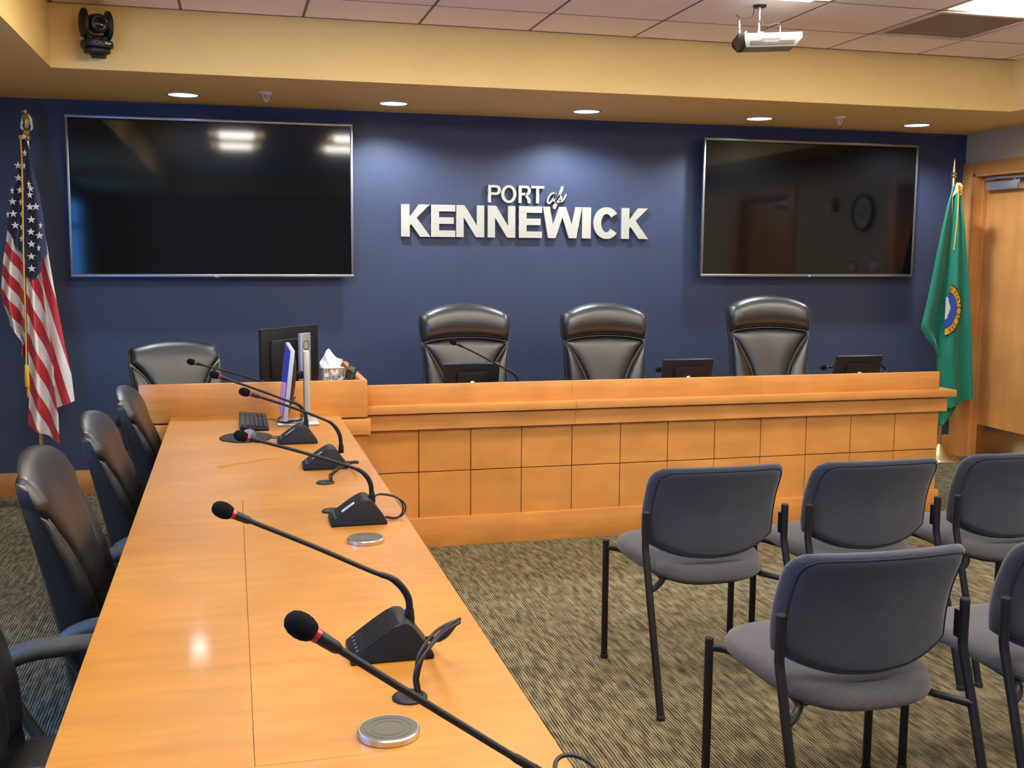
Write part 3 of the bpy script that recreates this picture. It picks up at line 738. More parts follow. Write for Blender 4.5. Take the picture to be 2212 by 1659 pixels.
# base origin = front lip centre on the table; neck in local coordinates
def table_mic(label, xb, yb, rz, pts, leds):
    L = 0.165; loc = (xb-L, yb+0.056, 0.75)
    loc_v = Vector(loc); R = Matrix.Rotation(-rz, 3, 'Z')
    neck = [R @ (Vector(p)-loc_v) for p in pts]
    return make_mic('microphone', label, loc, rz, neck, 'gooseneck microphones on the long table', leds=leds)
GX = 'gooseneck microphones on the long table'
y = 1.267
table_mic('black gooseneck microphone nearest the camera, its neck running out of the photo bottom', 0.437, 1.210, 0, [(0.395, y, 0.816), (0.390, y, 0.862), (0.361, y, 0.890), (0.317, y, 0.922), (0.199, y, 1.009), (0.112, y, 1.074)], 0)
y = 2.019+0.058
table_mic('black gooseneck microphone behind the nearest one, with a large ribbed base', 0.372, 2.022, 0, [(0.331, y, 0.818), (0.328, y, 0.862), (0.300, y, 0.900), (0.253, y, 0.922), (0.14, y, 0.980), (0.020, y, 1.038)], 0)
y = 3.106+0.056
table_mic('black gooseneck microphone in mid table with cable looping off its back over the table edge', 0.430, 3.10, 0, [(0.392, y, 0.815), (0.388, y, 0.862), (0.368, y, 0.895), (0.328, y, 0.917), (0.20, y, 0.962), (0.065, y, 1.005)], 2)
y = 3.962+0.056
table_mic('black gooseneck microphone fourth from the camera, before the one beside the monitor', 0.405, 3.955, 0, [(0.384, y, 0.812), (0.380, y, 0.865), (0.358, y, 0.905), (0.323, y, 0.928), (0.20, y, 0.980), (0.085, y, 1.022)], 1)
y = 4.519+0.056
table_mic('black gooseneck microphone in front of the silver monitor, farthest on the long table', 0.336, 4.515, 0, [(0.292, y, 0.822), (0.288, y, 0.870), (0.262, y, 0.908), (0.210, y, 0.930), (0.10, y, 0.975), (-0.030, y, 1.025)], 1)
# behind the raised desk and the dais
def desk_mic(label, loc, rz, neck, grp):
    return make_mic('microphone', label, loc, rz, neck, grp, ribs=False)
y = 5.75
desk_mic('gooseneck microphone rising behind the raised corner desk, base hidden', (0.03, 5.55, 0.80), 0, [(0.131, 0, 0.068), (0.128, 0, 0.082), (0.11, 0, 0.095), (0.085, 0, 0.104), (-0.05, 0, 0.147), (-0.185, 0, 0.188)], 'gooseneck microphones behind the boards')
GD = 'gooseneck microphones behind the boards'
desk_mic('gooseneck microphone before the leftmost high-back chair at the dais', (1.39, 5.65, 0.764), 0, [(0.118, -0.0, 0.064), (0.112, 0, 0.11), (0.075, 0, 0.143), (0.02, 0, 0.173), (-0.10, 0, 0.238), (-0.200, 0, 0.288)], GD)
desk_mic('gooseneck microphone half hidden behind the middle small dais monitor', (2.64, 5.88, 0.764), 0, [(0.120, 0, 0.064), (0.116, 0, 0.085), (0.092, 0, 0.118), (0.05, 0, 0.128), (-0.06, 0, 0.125), (-0.16, 0, 0.115)], GD)
desk_mic('gooseneck microphone whose head shows left of the rightmost small dais monitor', (3.83, 5.88, 0.764), 0, [(0.120, 0, 0.064), (0.116, 0, 0.080), (0.085, 0, 0.106), (0.03, 0, 0.113), (-0.12, 0, 0.110), (-0.265, 0, 0.102)], GD)

# ---- grommets, cables, chargers
def grommet(x, y, label, r=0.032, mats=(M_BLACKM, M_RUB)):
    t = thing('cable_grommet', label, 'grommet', (x, y, 0.75), 0, 'round grommets in the table')
    mb = MB(); mb.lathe([(r, 0), (r, 0.003), (r-0.003, 0.006), (r-0.008, 0.0065), (r-0.010, 0.005), (0, 0.005)], 32); mb.build('flange', mats[0], t)
    mb = MB(); mb.box((0.012, 0.0, 0.0055), (0.018, 0.012, 0.002), bev=0.0005); mb.build('cable_slot', mats[1], t)
grommet(0.294, 1.846, 'black round cable grommet with cables rising from it, nearest the camera')
grommet(0.300, 3.722, 'black round cable grommet below the fourth microphone')
grommet(0.285, 3.300, 'black round cable grommet half hidden behind the mid-table microphone base')
grommet(0.172, 4.700, 'small grey cap in the table beside the round mouse mat', 0.026, (M_GREYDK, M_GREYDK))
def cable(name, label, pts, r=0.0028, cat='cable', group='microphone cables', n=2, off=0.006):
    mb = MB()
    for k in range(n):
        d = (k-(n-1)/2)*off
        P = smooth_path([(p[0]+d*math.sin(i*1.3+k), p[1]+d, p[2]+abs(d)*0.5*(i % 2)) for i, p in enumerate(pts)], 8); mb.tube(P, r, 8)
    return tag(mb.build(name, M_BLACK), label, cat, group)
cable('microphone_cable', 'bundle of black cables arching out of the nearest grommet', [(0.306, 1.846, 0.756), (0.310, 1.850, 0.79), (0.325, 1.87, 0.82), (0.360, 1.91, 0.842), (0.395, 1.94, 0.852), (0.402, 1.96, 0.84), (0.388, 2.00, 0.80), (0.375, 2.075, 0.768)], 0.0032, n=3, off=0.008)
cable('microphone_cable', 'black cable loop swinging off the back of the mid-table microphone', [(0.395, 3.185, 0.812), (0.42, 3.20, 0.818), (0.468, 3.19, 0.812), (0.490, 3.17, 0.790), (0.482, 3.16, 0.765), (0.458, 3.15, 0.754), (0.430, 3.155, 0.760)], 0.0026, n=2, off=0.008)
cable('microphone_cable', 'black cables looping from a grommet to the fourth microphone', [(0.315, 3.722, 0.757), (0.325, 3.73, 0.775), (0.352, 3.75, 0.792), (0.39, 3.80, 0.797), (0.420, 3.86, 0.79), (0.425, 3.93, 0.775), (0.408, 4.01, 0.764)], 0.0026, n=3, off=0.010)
cable('microphone_cable', 'black cable curving off the nearest microphone at the photo bottom edge', [(0.435, 1.30, 0.765), (0.440, 1.40, 0.775), (0.452, 1.462, 0.792), (0.478, 1.475, 0.796), (0.508, 1.46, 0.785), (0.535, 1.41, 0.755), (0.545, 1.36, 0.68)], 0.0035, n=1)
ch0 = None
for x, y, lab in ((0.236, 1.708, 'round silver wireless charger near the photo bottom, before the grommet'), (0.345, 2.929, 'round silver wireless charger between the second and third microphones')):
    if ch0 is None:
        ch0 = thing('wireless_charger', lab, 'charger', (x, y, 0.75), 0, 'round wireless chargers on the table'); R_ = 0.052
        mb = MB(); mb.lathe([(R_-0.001, 0), (R_, 0.001), (R_, 0.010), (R_-0.002, 0.012), (R_-0.0035, 0.012), (R_-0.0035, 0.0)], 48, ring=True); mb.build('rim', M_SILVER, ch0)
        mb = MB(); mb.lathe([(R_-0.0036, 0.010), (R_-0.0036, 0.0116), (0, 0.0116)], 48); pad = mb.build('pad', M_GREYPAD, ch0)
        for r1, r0 in ((0.040, 0.036), (0.029, 0.0255)):
            mb = MB(); mb.lathe([(r1, 0.0112), (r1, 0.0121), (r0, 0.0121), (r0, 0.0112)], 48, ring=True); mb.build('ring_mark', M_GREYDK, pad)
    else: dup(ch0, (x, y, 0.75), 0, lab)

# ---- keyboard, mouse pad, mouse
kb = thing('keyboard', 'black computer keyboard on the far end of the long table', 'keyboard', (0.082, 5.11, 0.75), math.radians(90))
M_ = Matrix.Rotation(math.radians(6), 4, 'X')
mb = MB(); mb.box((0, 0, 0.012), (0.44, 0.128, 0.014), bev=0.004, M=M_); mb.box((0, 0.05, 0.006), (0.40, 0.02, 0.012)); mb.build('case', M_BLACKM, kb)
random.seed(3); mb = MB()
for r in range(6):
    x = -0.208; k = 0
    while x < 0.205:
        w = 0.0185
        if r == 0 and 4 <= k <= 4: w = 0.105
        if x+w > 0.21: break
        if not (0.088 < x+w/2 < 0.098 or 0.140 < x+w/2 < 0.146): mb.box((x+w/2, -0.050+r*0.0195+(0.003 if r == 5 else 0), 0.0225), (w-0.003, 0.0155, 0.006), bev=0.0012, seg=1, M=M_)
        x += w; k += 1
mb.build('keys', M_KEYS, kb)
mb = MB(); mb.tube(smooth_path([(0.06, -0.06, 0.008), (0.10, -0.09, 0.004), (0.05, -0.12, 0.004), (-0.02, -0.14, 0.004), (0.0, -0.18, 0.012)], 6), 0.0018, 8, M=Matrix.Scale(-1, 4, (0, 1, 0)) if False else None); mb.build('cord', M_BLACK, kb)
mp = MB(); prof = [(0.108, 0), (0.112, 0.001), (0.112, 0.004), (0.108, 0.006), (0, 0.006)]
mp.lathe(prof, 48, sy=1.15); o = mp.build('mouse_mat', M_RUB); o.location = (0.045, 4.725, 0.75); tag(o, 'black round mouse mat under the mouse on the long table', 'mouse mat')
ms = thing('computer_mouse', 'dark glossy computer mouse on the round mat', 'mouse', (0.055, 4.715, 0.756), math.radians(70))
mb = MB()
mb.sheet(lambda u, v: (Vector(((u-0.5)*0.105, (v-0.5)*0.060*(1-0.35*(2*u-1)**2), 0.004+0.030*(max(0, 1-(2*u-1)**2)**0.5)*(max(0, 1-(2*v-1)**2)**0.5))), Vector(((u-0.5)*0.105, (v-0.5)*0.060*(1-0.35*(2*u-1)**2), 0))), 18, 12, 0)
mb.build('shell', mat('mouse_grey', (0.10, 0.12, 0.17), rough=0.25), ms)
mb = MB(); mb.lathe([(0.010, -0.003), (0.010, 0.003)], 14, M=Matrix.Translation((0.028, 0, 0.026)) @ Matrix.Rotation(math.pi/2, 4, 'X')); mb.build('scroll_wheel', M_RUB, ms)

# ---- silver monitor on long table seen edge on
mn = thing('computer_monitor', 'slim silver-edged monitor seen edge-on at the far end of the long table', 'monitor', (0.31, 5.10, 0.75), 0)
A = math.radians(0)
tilt = Matrix.Translation((-0.075, 0.02, 0.20)) @ Matrix.Rotation(math.radians(7), 4, 'Y')
mb = MB(); mb.box((0.004, 0, 0), (0.020, 0.455, 0.325), bev=0.004, M=tilt); mb.build('bezel', M_SILVP, mn)
mb = MB(); mb.box((-0.0075, 0, 0.004), (0.002, 0.437, 0.303), M=tilt); s_ = mb.build('screen', M_SCRBLUE, mn); s_['label'] = 'screen glowing dark blue'
mb = MB()
mb.sheet(lambda u, v: (tilt @ Vector((0.014, (u-0.5)*0.42, (v-0.5)*0.29)), tilt @ Vector((0.014+0.030*(math.sin(math.pi*u)**0.5)*(math.sin(math.pi*v)**0.5 if v*(1-v) > 0 else 0), (u-0.5)*0.42, (v-0.5)*0.29))), 14, 12, 0)
mb.build('back_cover', M_BLACK, mn)
mb = MB(); mb.box2((0.006, -0.030, 0.008), (0.034, 0.030, 0.340), bev=0.006); mb.box((-0.012, 0.01, 0.225), (0.055, 0.03, 0.035), bev=0.008, mi=1); mb.build('stand_column', [M_SILVP, M_BLACK], mn)
mb = MB(); mb.box2((-0.12, -0.10, 0), (0.07, 0.10, 0.010), bev=0.004); mb.build('stand_base', M_SATIN, mn)
cable('monitor_cable', 'thin black cables hanging under the silver monitor', [(0.27, 5.12, 0.87), (0.24, 5.10, 0.80), (0.20, 5.07, 0.765), (0.235, 5.02, 0.764), (0.29, 5.03, 0.775), (0.30, 5.06, 0.80)], 0.0022, group=None, n=3, off=0.012)

# ---- black monitor seen from behind on the raised desk
bk = thing('computer_monitor', 'black monitor seen from behind on the raised corner desk', 'monitor', (0.292, 5.85, 0.80), math.radians(50))
mb = MB(); mb.box((0, 0, 0.195), (0.49, 0.022, 0.315), bev=0.004); mb.box((0, -0.017, 0.19), (0.36, 0.022, 0.20), bev=0.009)
mb.build('back_cover', M_BLACK, bk)
mb = MB(); mb.box((0.0, -0.0118, 0.322), (0.34, 0.003, 0.004)); mb.build('vent_slot', M_RUB, bk)
mb = MB(); mb.box((0, 0.0118, 0.197), (0.47, 0.002, 0.29)); mb.build('screen', M_SCREEN, bk)
mb = MB(); mb.box((0.03, -0.075, 0.165), (0.085, 0.022, 0.31), bev=0.003); mb.lathe([(0.026, 0), (0.026, 0.0012), (0.023, 0.0012), (0.023, 0)], 28, mi=1, ring=True, M=Matrix.Translation((0.03, -0.086, 0.255)) @ Matrix.Rotation(math.pi/2, 4, 'X'))
mb.box((0.03, -0.045, 0.19), (0.06, 0.05, 0.06), mi=1)
mb.build('stand_column', [M_SATIN, M_BLACK], bk)
mb = MB(); mb.box2((-0.10, -0.15, 0), (0.16, 0.06, 0.010), bev=0.004); mb.build('stand_base', M_SATIN, bk)

# ---- tissue box, small tablet on raised desk
ts = thing('tissue_box', 'floral tissue box with a white tissue pulled up, on the raised corner desk', 'tissue box', (0.515, 5.85, 0.80), math.radians(8))
mb = MB(); mb.box((0, 0, 0.0655), (0.112, 0.112, 0.131), bev=0.001); mb.box((0, 0, 0.1315), (0.110, 0.110, 0.001), mi=1)
for sx in (-1, 1): mb.box((sx*0.056, -0.056, 0.0655), (0.003, 0.003, 0.131), mi=2)
mb.box((0, -0.0563, 0.130), (0.112, 0.003, 0.003), mi=2); mb.box((-0.0563, 0, 0.130), (0.003, 0.112, 0.003), mi=2)
random.seed(5)
for cx, cz, r in ((0.002, 0.113, 0.024), (-0.043, 0.095, 0.013), (0.040, 0.066, 0.018), (-0.020, 0.055, 0.015), (0.012, 0.035, 0.014)):
    for k in range(11):
        a = 2*math.pi*k/11; M2 = Matrix.Translation((cx, -0.0568, cz)) @ Matrix.Rotation(a, 4, 'Y')
        if cz+r*math.cos(a) > 0.131 or abs(cx+r*math.sin(a)) > 0.056: continue
        mb.box((0, 0, r*0.6), (r*0.28, 0.0006, r*0.75), mi=3, M=M2)
    mb.box((cx, -0.0572, cz), (r*0.4, 0.0006, r*0.4), mi=2)
mb.build('carton', [M_BOXW, M_BOXT, M_ORNG, M_PETAL], ts)
mb = MB()
def tis(u, v):
    top = interp([(0, 0.045), (0.18, 0.095), (0.32, 0.108), (0.45, 0.095), (0.75, 0.055), (1, 0.048)], v)
    zz = 0.126+top*u; w = 0.030+0.030*math.sin(math.pi*min(1, 0.2+0.7*u))
    x = -0.010+(v-0.5)*2*w*(0.75+0.35*u)+0.022*u*v; yv = 0.012*math.sin(v*8+u*3)*u+0.005*math.sin(v*21+u*9)
    p = Vector((x, yv, zz)); return p, p+Vector((0, 0.0012, 0))
mb.sheet(tis, 14, 24, 0); mb.build('tissue', M_TISSUE, ts)
tp = thing('tablet', 'black tablet leaning upright beside the tissue box', 'tablet', (0.570, 5.74, 0.80), math.radians(-74))
Mt = Matrix.Rotation(math.radians(-20), 4, 'X'); mb = MB(); mb.box((0, 0, 0.08), (0.12, 0.008, 0.16), bev=0.003, M=Mt); mb.build('body', M_BLACK, tp)
mb = MB(); mb.box((0, -0.0045, 0.08), (0.105, 0.001, 0.14), M=Mt); mb.build('screen', M_SCREEN, tp)
mb = MB(); mb.box((0, 0.045, 0.03), (0.05, 0.004, 0.06), M=Matrix.Rotation(math.radians(25), 4, 'X')); mb.build('stand', M_BLACK, tp)
# ---- three small monitors on the dais
sm0 = None
for x, y, rz, lab in ((1.265, 5.76, 0, 'small black tilted monitor before the leftmost high-back chair'), (2.545, 5.76, 0, 'small black tilted monitor between the middle and right high-back chairs'), (3.66, 5.76, 0, 'small black tilted monitor right of the high-back chairs, near the dais end')):
    if sm0 is None:
        sm0 = thing('small_monitor', lab, 'monitor', (x, y, 0.764), rz, 'small monitors behind the dais board')
        Mt = Matrix.Translation((0, -0.01, 0.092)) @ Matrix.Rotation(math.radians(16), 4, 'X')
        mb = MB(); mb.box((0, 0, 0), (0.312, 0.020, 0.195), bev=0.003, M=Mt)
        mb.prism([(-0.085, -0.075), (0.085, -0.075), (0.085, 0.055), (-0.085, 0.055)], 0.0, 0.020, M=Mt @ Matrix.Translation((0, -0.009, 0)) @ Matrix.Rotation(math.pi/2, 4, 'X'), bev=0.009)
        mb.build('back_cover', M_BLACK, sm0)
        mb = MB(); mb.box((0, 0.0105, 0), (0.295, 0.002, 0.178), M=Mt); mb.build('screen', M_SCREEN, sm0)
        mb = MB(); mb.tube([(0, -0.035, 0.0), (0, -0.035, 0.07), (0, -0.028, 0.085)], 0.011, 12); mb.lathe([(0.07, 0), (0.07, 0.006), (0.02, 0.010), (0, 0.010)], 28, M=Matrix.Translation((0, -0.03, 0))); mb.build('stand', M_BLACK, sm0)
        mb = MB(); mb.lathe([(0.016, 0), (0.016, 0.012), (0.008, 0.016), (0, 0.016)], 16, M=Matrix.Translation((0, -0.036, 0.075)) @ Matrix.Rotation(math.pi/2, 4, 'X')); mb.box((-0.02, -0.035, 0.072), (0.03, 0.012, 0.010), bev=0.003); mb.build('tilt_knob', M_CHROME, sm0)
    else: dup(sm0, (x, y, 0.764), rz, lab)

# ================================================================= GUEST CHAIRS
def guest_chair(label, loc):
    t = thing('guest_chair', label, 'chair', loc, 0, 'fabric guest chairs in the audience rows')
    hx = 0.264
    # rear posts and rear legs are one tube on each side: part 'leg'
    for sx in (-1, 1):
        P = [(sx*hx, 0, 0.664), (sx*hx, 0.0, 0.60), (sx*hx, 0.0, 0.548), (sx*hx, -0.006, 0.525), (sx*(hx+0.002), -0.056, 0.38), (sx*(hx+0.004), -0.178, 0.012)]
        mb = MB(); mb.tube(P, 0.0128, 16); l = mb.build('leg', M_POWDER, t)
        mb = MB(); mb.lathe([(0.0135, 0), (0.0135, 0.003), (0.010, 0.006), (0, 0.006)], 16, M=Matrix.Translation((sx*hx, 0, 0.664))); mb.build('end_cap', M_RUB, l)
        mb = MB(); mb.lathe([(0.015, 0), (0.015, 0.014), (0.013, 0.016)], 14, M=Matrix.Translation((sx*(hx+0.004), -0.180, 0))); mb.build('foot', M_RUB, l)
    for sx in (-1, 1):
        mb = MB(); mb.tube([(sx*hx, 0.400, 0.462), (sx*hx, 0.400, 0.012)], 0.0125, 16); l = mb.build('leg', M_POWDER, t)
        mb = MB(); mb.lathe([(0.0132, 0), (0.0132, 0.003), (0.010, 0.006), (0, 0.006)], 16, M=Matrix.Translation((sx*hx, 0.400, 0.462))); mb.build('end_cap', M_RUB, l)
        mb = MB(); mb.lathe([(0.015, 0), (0.015, 0.014), (0.013, 0.016)], 14, M=Matrix.Translation((sx*hx, 0.40, 0))); mb.build('foot', M_RUB, l)
    mb = MB()
    for sx in (-1, 1):
        mb.tube(smooth_path([(sx*hx, -0.050, 0.405), (sx*0.225, -0.02, 0.412), (sx*0.18, 0.05, 0.416), (sx*0.175, 0.20, 0.420), (sx*0.18, 0.31, 0.424), (sx*0.215, 0.385, 0.430), (sx*hx, 0.400, 0.438)], 5), 0.011, 12)
    mb.tube([(-0.185, 0.06, 0.414), (0.185, 0.06, 0.414)], 0.010, 10); mb.tube([(-0.185, 0.30, 0.422), (0.185, 0.30, 0.422)], 0.010, 10)
    mb.build('seat_frame', M_POWDER, t)
    # seat: rounded plan, domed, drooping toward the rear
    def outline(a):
        c, s_ = math.cos(a), math.sin(a)
        ex = 2/3.2; x = 0.258*math.copysign(abs(c)**ex, c)
        yy = math.copysign(abs(s_)**ex, s_)
        if yy < 0.3: x *= 1-0.15*(0.3-yy)
        if yy < 0: yv = 0.21+yy*0.262
        else: yv = 0.21+yy*0.232
        return x, yv
    mb = MB(); n = 56
    zc = lambda x, y: 0.452+0.055*((y-0.21)/0.24)*0.36-0.010*(1-(x/0.25)**2)
    rings = [(0.88, -0.010), (0.96, -0.009), (1.0, 0.0), (1.0, 0.010), (0.975, 0.024), (0.93, 0.032), (0.85, 0.037), (0.6, 0.041), (0.3, 0.042), (0.001, 0.042)]
    P = []
    for k in range(n):
        a = 2*math.pi*k/n; x, yv = outline(a); row = []
        for sc, dz in rings:
            X_ = x*sc; Y_ = 0.21+(yv-0.21)*sc
            row.append(Vector((X_, Y_, zc(X_, Y_)+dz)))
        P.append(row)
    mb.grid(P, closed_u=True); mb.build('seat', M_FABSEAT, t, sharp=80)
    mb = MB(); P = []
    for k in range(n):
        a = 2*math.pi*k/n; x, yv = outline(a)
        P.append([Vector((x*sc, 0.21+(yv-0.21)*sc, zc(x*sc, yv)+dz)) for sc, dz in ((0.001, -0.022), (0.84, -0.022), (0.885, -0.009))])
    mb.grid(P, closed_u=True); mb.build('seat_pan', M_BLACKM, t)
    # backrest
    ZC = 0.655; BW = 0.252; outl = []
    for k in range(13): outl.append((lerp(-BW+0.045, BW-0.045, k/12), 0.830-0.004*(2*k/12-1)**2))
    outl += [(BW-0.045+0.045*math.sin(a), 0.826-0.045+0.045*math.cos(a)) for a in [math.pi/2*q_/6 for q_ in range(1, 7)]]
    outl += [(BW, 0.74), (BW, 0.70), (BW, 0.65), (BW, 0.61), (BW, 0.585), (BW-0.002, 0.566)]
    outl += [(x_, 0.484+0.070*(abs(x_)/BW)**2.5) for x_ in [BW*0.985, BW*0.95, BW*0.89, BW*0.8, BW*0.7, BW*0.58, BW*0.44, BW*0.28, BW*0.12, -BW*0.04]]
    half = [p for p in outl if p[0] >= 0.0]
    half = sorted([p for p in half], key=lambda p: math.atan2(p[1]-ZC, p[0]))
    def bout(a):
        """outline in (x, z) by angle"""
        c, s_ = math.cos(a), math.sin(a); sg_ = 1 if c >= 0 else -1; ang = math.atan2(s_, abs(c))
        A_ = [(math.atan2(p[1]-ZC, p[0]), math.hypot(p[0], p[1]-ZC)) for p in half]
        r = interp(A_, ang)
        return sg_*r*math.cos(ang), ZC+r*math.sin(ang)
    def bpos(x, z, d):
        # concave toward the sitter, leaning back above
        yv = 0.004+0.050*(x/0.26)**2-1.5*max(0, z-0.58)**2
        return Vector((x, yv+d, z))
    def shell(d0, d1, sc0, nn=72):
        mb = MB(); P = []
        for k in range(nn):
            a = 2*math.pi*(k+0.5)/nn; x, z = bout(a); row = []
            for sc, d in ((0.001, d0), (0.35, d0), (0.7, d0), (0.88, d0+0.0005*0), (0.945, lerp(d0, d1, 0.10)), (0.985, lerp(d0, d1, 0.30)), (1.0, lerp(d0, d1, 0.55)), (0.99, lerp(d0, d1, 0.8)), (0.96, lerp(d0, d1, 0.95)), (0.88, d1), (0.5, d1), (0.001, d1)):
                s2 = sc*sc0; row.append(bpos(x*s2, ZC+(z-ZC)*s2, d))
            P.append(row)
        mb.grid(P, closed_u=True); return mb
    b = shell(-0.006, 0.042, 1.0).build('backrest', M_FABRIC, t, sharp=80)
    shell(-0.016, 0.004, 0.915).build('back_panel', M_FABRIC, b, sharp=80)
    mb = MB(); pts = []
    for k in range(73):
        a = 2*math.pi*(k+0.5)/72; x, z = bout(a); pts.append(bpos(x*0.925, ZC+(z-ZC)*0.925, -0.0075))
    mb.tube(pts, 0.0022, 6, cap=False); mb.build('seam', M_SEAM, b)
    mb = MB()
    for sx in (-1, 1): mb.box((sx*0.256, 0.012, 0.60), (0.012, 0.024, 0.075), bev=0.003)
    mb.build('back_bracket', M_POWDER, t)
    return t
g0 = guest_chair('grey fabric guest chair in the far row, leftmost, nearest the long table', (1.6245, 3.38, 0))
GG = 'fabric guest chairs in the audience rows'
dup(g0, (2.237, 3.36, 0), 0, 'grey fabric guest chair in the middle of the far row', GG)
dup(g0, (2.857, 3.37, 0), 0, 'grey fabric guest chair in the far row cut by the right photo edge', GG)
dup(g0, (1.558, 2.315, 0), 0, 'grey fabric guest chair in the near row, fully in view and closest to the camera', GG)
dup(g0, (2.199, 2.30, 0), 0, 'grey fabric guest chair in the near row, only its left side in the photo corner', GG)

# ================================================================= EXECUTIVE LEATHER CHAIRS
# local frame: sitter faces +Y; backrest plane around y=0 at the seat
def exec_chair(label, loc, rz, high, group, zoff=0.0):
    t = thing('executive_chair', label, 'chair', loc, rz, group)
    ZT = (1.243 if high else 1.012)+zoff; ZB = 0.46+zoff; SZ = 0.455+zoff
    HW = 0.285 if high else 0.262
    def hw(z):   # half width of the back
        f = (z-ZB)/(ZT-ZB)
        if high: return interp([(0, 0.235), (0.25, 0.26), (0.62, 0.267), (0.70, 0.268), (0.80, 0.280), (0.90, 0.286), (0.97, 0.284), (1, 0.281)], f)
        return interp([(0, 0.215), (0.3, 0.240), (0.7, 0.262), (0.86, 0.264), (0.94, 0.260), (1, 0.250)], f)
    lean = 0.16 if high else 0.30
    def yb(z):   # back surface position (leaning backward with height)
        f = (z-ZB)
        if high: return -0.02-lean*f-0.02*math.sin(f*4)
        return 0.035-0.17*f-0.24*max(0, f-0.15)**1.3
    arch = 0.066 if high else 0.042
    def ztop(x, z1, k=1.0): return z1-arch*k*(abs(x)/0.27)**2.3
    # rear shell
    TH = 0.060
    def Fs(u, v):
        z = lerp(ZB-0.06, ZT-0.006, v); w = hw(z)*0.99; x = (u*2-1)*w
        z2 = z-(arch*(abs(x)/0.27)**2.3)*v
        c = 0.030*(1-(2*u-1)**2)   # wrap
        e_ = (1-abs(2*u-1)**5)**0.5*min(1, (1-v**12))**0.5
        if high: return Vector((x, yb(z)-c+0.018, z2)), Vector((x, yb(z)-c-TH*(0.25+0.75*e_), z2))
        yB = interp([(0.38, -0.035), (0.55, -0.050), (0.69, -0.074), (0.85, -0.105), (0.95, -0.128), (1.02, -0.142)], z)
        yF = yb(z)+0.018; eu = (1-abs(2*u-1)**30)**0.5*min(1, (1-v**24))**0.5
        return Vector((x, yF-c, z2)), Vector((x, lerp(lerp(yF, yB, 0.86), yB-0.012*(1-(2*u-1)**2), eu), z2))
    mb = MB(); mb.sheet(Fs, 24, 24, 0); mb.build('back_shell', M_LEATHS if high else M_LEATHDS, t, sharp=75)
    def cushion(name, L, Rr, zb, z1, bulge, mat_, top_arch=0.0, bot_arch=0.0, nu=20, nv=18, p=3.0, base=0.012, pz=3.0, shift=0.0):
        def F(u, v):
            z = lerp(zb, z1, v); x = lerp(L(z), Rr(z), u)
            zz = z-(top_arch*v+bot_arch*(1-v))*(abs(x)/0.27)**2.3
            c = 0.030*(1-(x/hw(min(z, ZT)))**2)
            pr = max(0, 1-abs(2*u-1)**p)**0.5*max(0, 1-abs(2*v-1)**pz)**0.5
            y = yb(z)-c+0.018+shift
            return Vector((x, y+base*0.4*(0 if pr == 0 else 1)+bulge*pr, zz)), Vector((x, y-0.012, zz))
        mb = MB(); mb.sheet(F, nu, nv, 0); return mb.build(name, mat_, t, sharp=75)
    if high:
        zh = ZT-0.205; zs = ZT-0.225
        cushion('headrest_cushion', lambda z: -hw(z)*0.985, lambda z: hw(z)*0.985, zh, ZT, 0.075, M_LEATHS, arch, 0.028, p=16, pz=2.2)
        def seam(z):
            f = max(0.0, min(1, (z-(zs-0.34))/0.34)); return 0.108+0.150*f**1.5
        cushion('lumbar_cushion', lambda z: -seam(z), lambda z: seam(z), SZ+0.04, zh-0.002, 0.050, M_LEATH, 0.03, 0.0, p=4)
        for sx in (-1, 1):
            if sx < 0: L_, R_2 = (lambda z: -hw(z)*0.97), (lambda z: -seam(z)-0.001)
            else: L_, R_2 = (lambda z: seam(z)+0.001), (lambda z: hw(z)*0.97)
            cushion('side_bolster', L_, R_2, SZ+0.04, zh-0.014, 0.055, M_LEATHS, 0.03, 0.0, nu=10, nv=22, p=2.4)
        mb = MB()
        for sx in (-1, 1):
            for off in (0.0035, -0.0035):
                pts = []
                for k in range(20):
                    z = lerp(SZ+0.08, zh-0.03, k/19); x = sx*(seam(z)+off); c = 0.03*(1-(x/hw(z))**2); pts.append(Vector((x, yb(z)-c+0.018+0.0245, z-0.03*(abs(x)/0.27)**2.3*((z-SZ)/(zh-SZ)))))
                mb.tube(pts, 0.0016, 6)
        pts = []
        for k in range(25):
            x = lerp(-0.255, 0.255, k/24); z = zh-0.001; c = 0.03*(1-(x/hw(z))**2); pts.append(Vector((x, yb(z)-c+0.018+0.026, z-0.029*(abs(x)/0.27)**2.3)))
        mb.tube(pts, 0.002, 6)
        mb.build('stitching', M_STITCH, t)
    else:
        zj = ZT-0.075
        def seam(z):
            f = max(0.0, min(1, (z-(ZB+0.05))/(zj-ZB-0.05))); return lerp(0.112, hw(z)*0.985, f**2.4)
        cushion('centre_cushion', lambda z: -seam(z), lambda z: seam(z), SZ+0.04, ZT, 0.040, M_LEATHD, arch, 0.0, nu=26, nv=34, p=6, pz=5)
        for sx in (-1, 1):
            if sx < 0: L_, R_2 = (lambda z: -hw(z)*0.985), (lambda z: -seam(z)-0.001)
            else: L_, R_2 = (lambda z: seam(z)+0.001), (lambda z: hw(z)*0.985)
            cushion('side_bolster', L_, R_2, SZ+0.04, zj-0.002, 0.026, M_LEATHD, 0.05, 0.0, nu=12, nv=26, p=2.5, pz=2.0)
        mb = MB()
        for sx in (-1, 1):
            for off in (0.003, -0.003):
                pts = []
                for k in range(20):
                    z = lerp(SZ+0.08, zj-0.03, k/19); x = sx*(seam(z)+off); c = 0.03*(1-(x/hw(z))**2); pts.append(Vector((x, yb(z)-c+0.018+0.016, z-0.05*(abs(x)/0.27)**2.3*((z-SZ)/(zj-SZ)))))
                mb.tube(pts, 0.0014, 6)
        mb.build('stitching', M_STITCH, t)
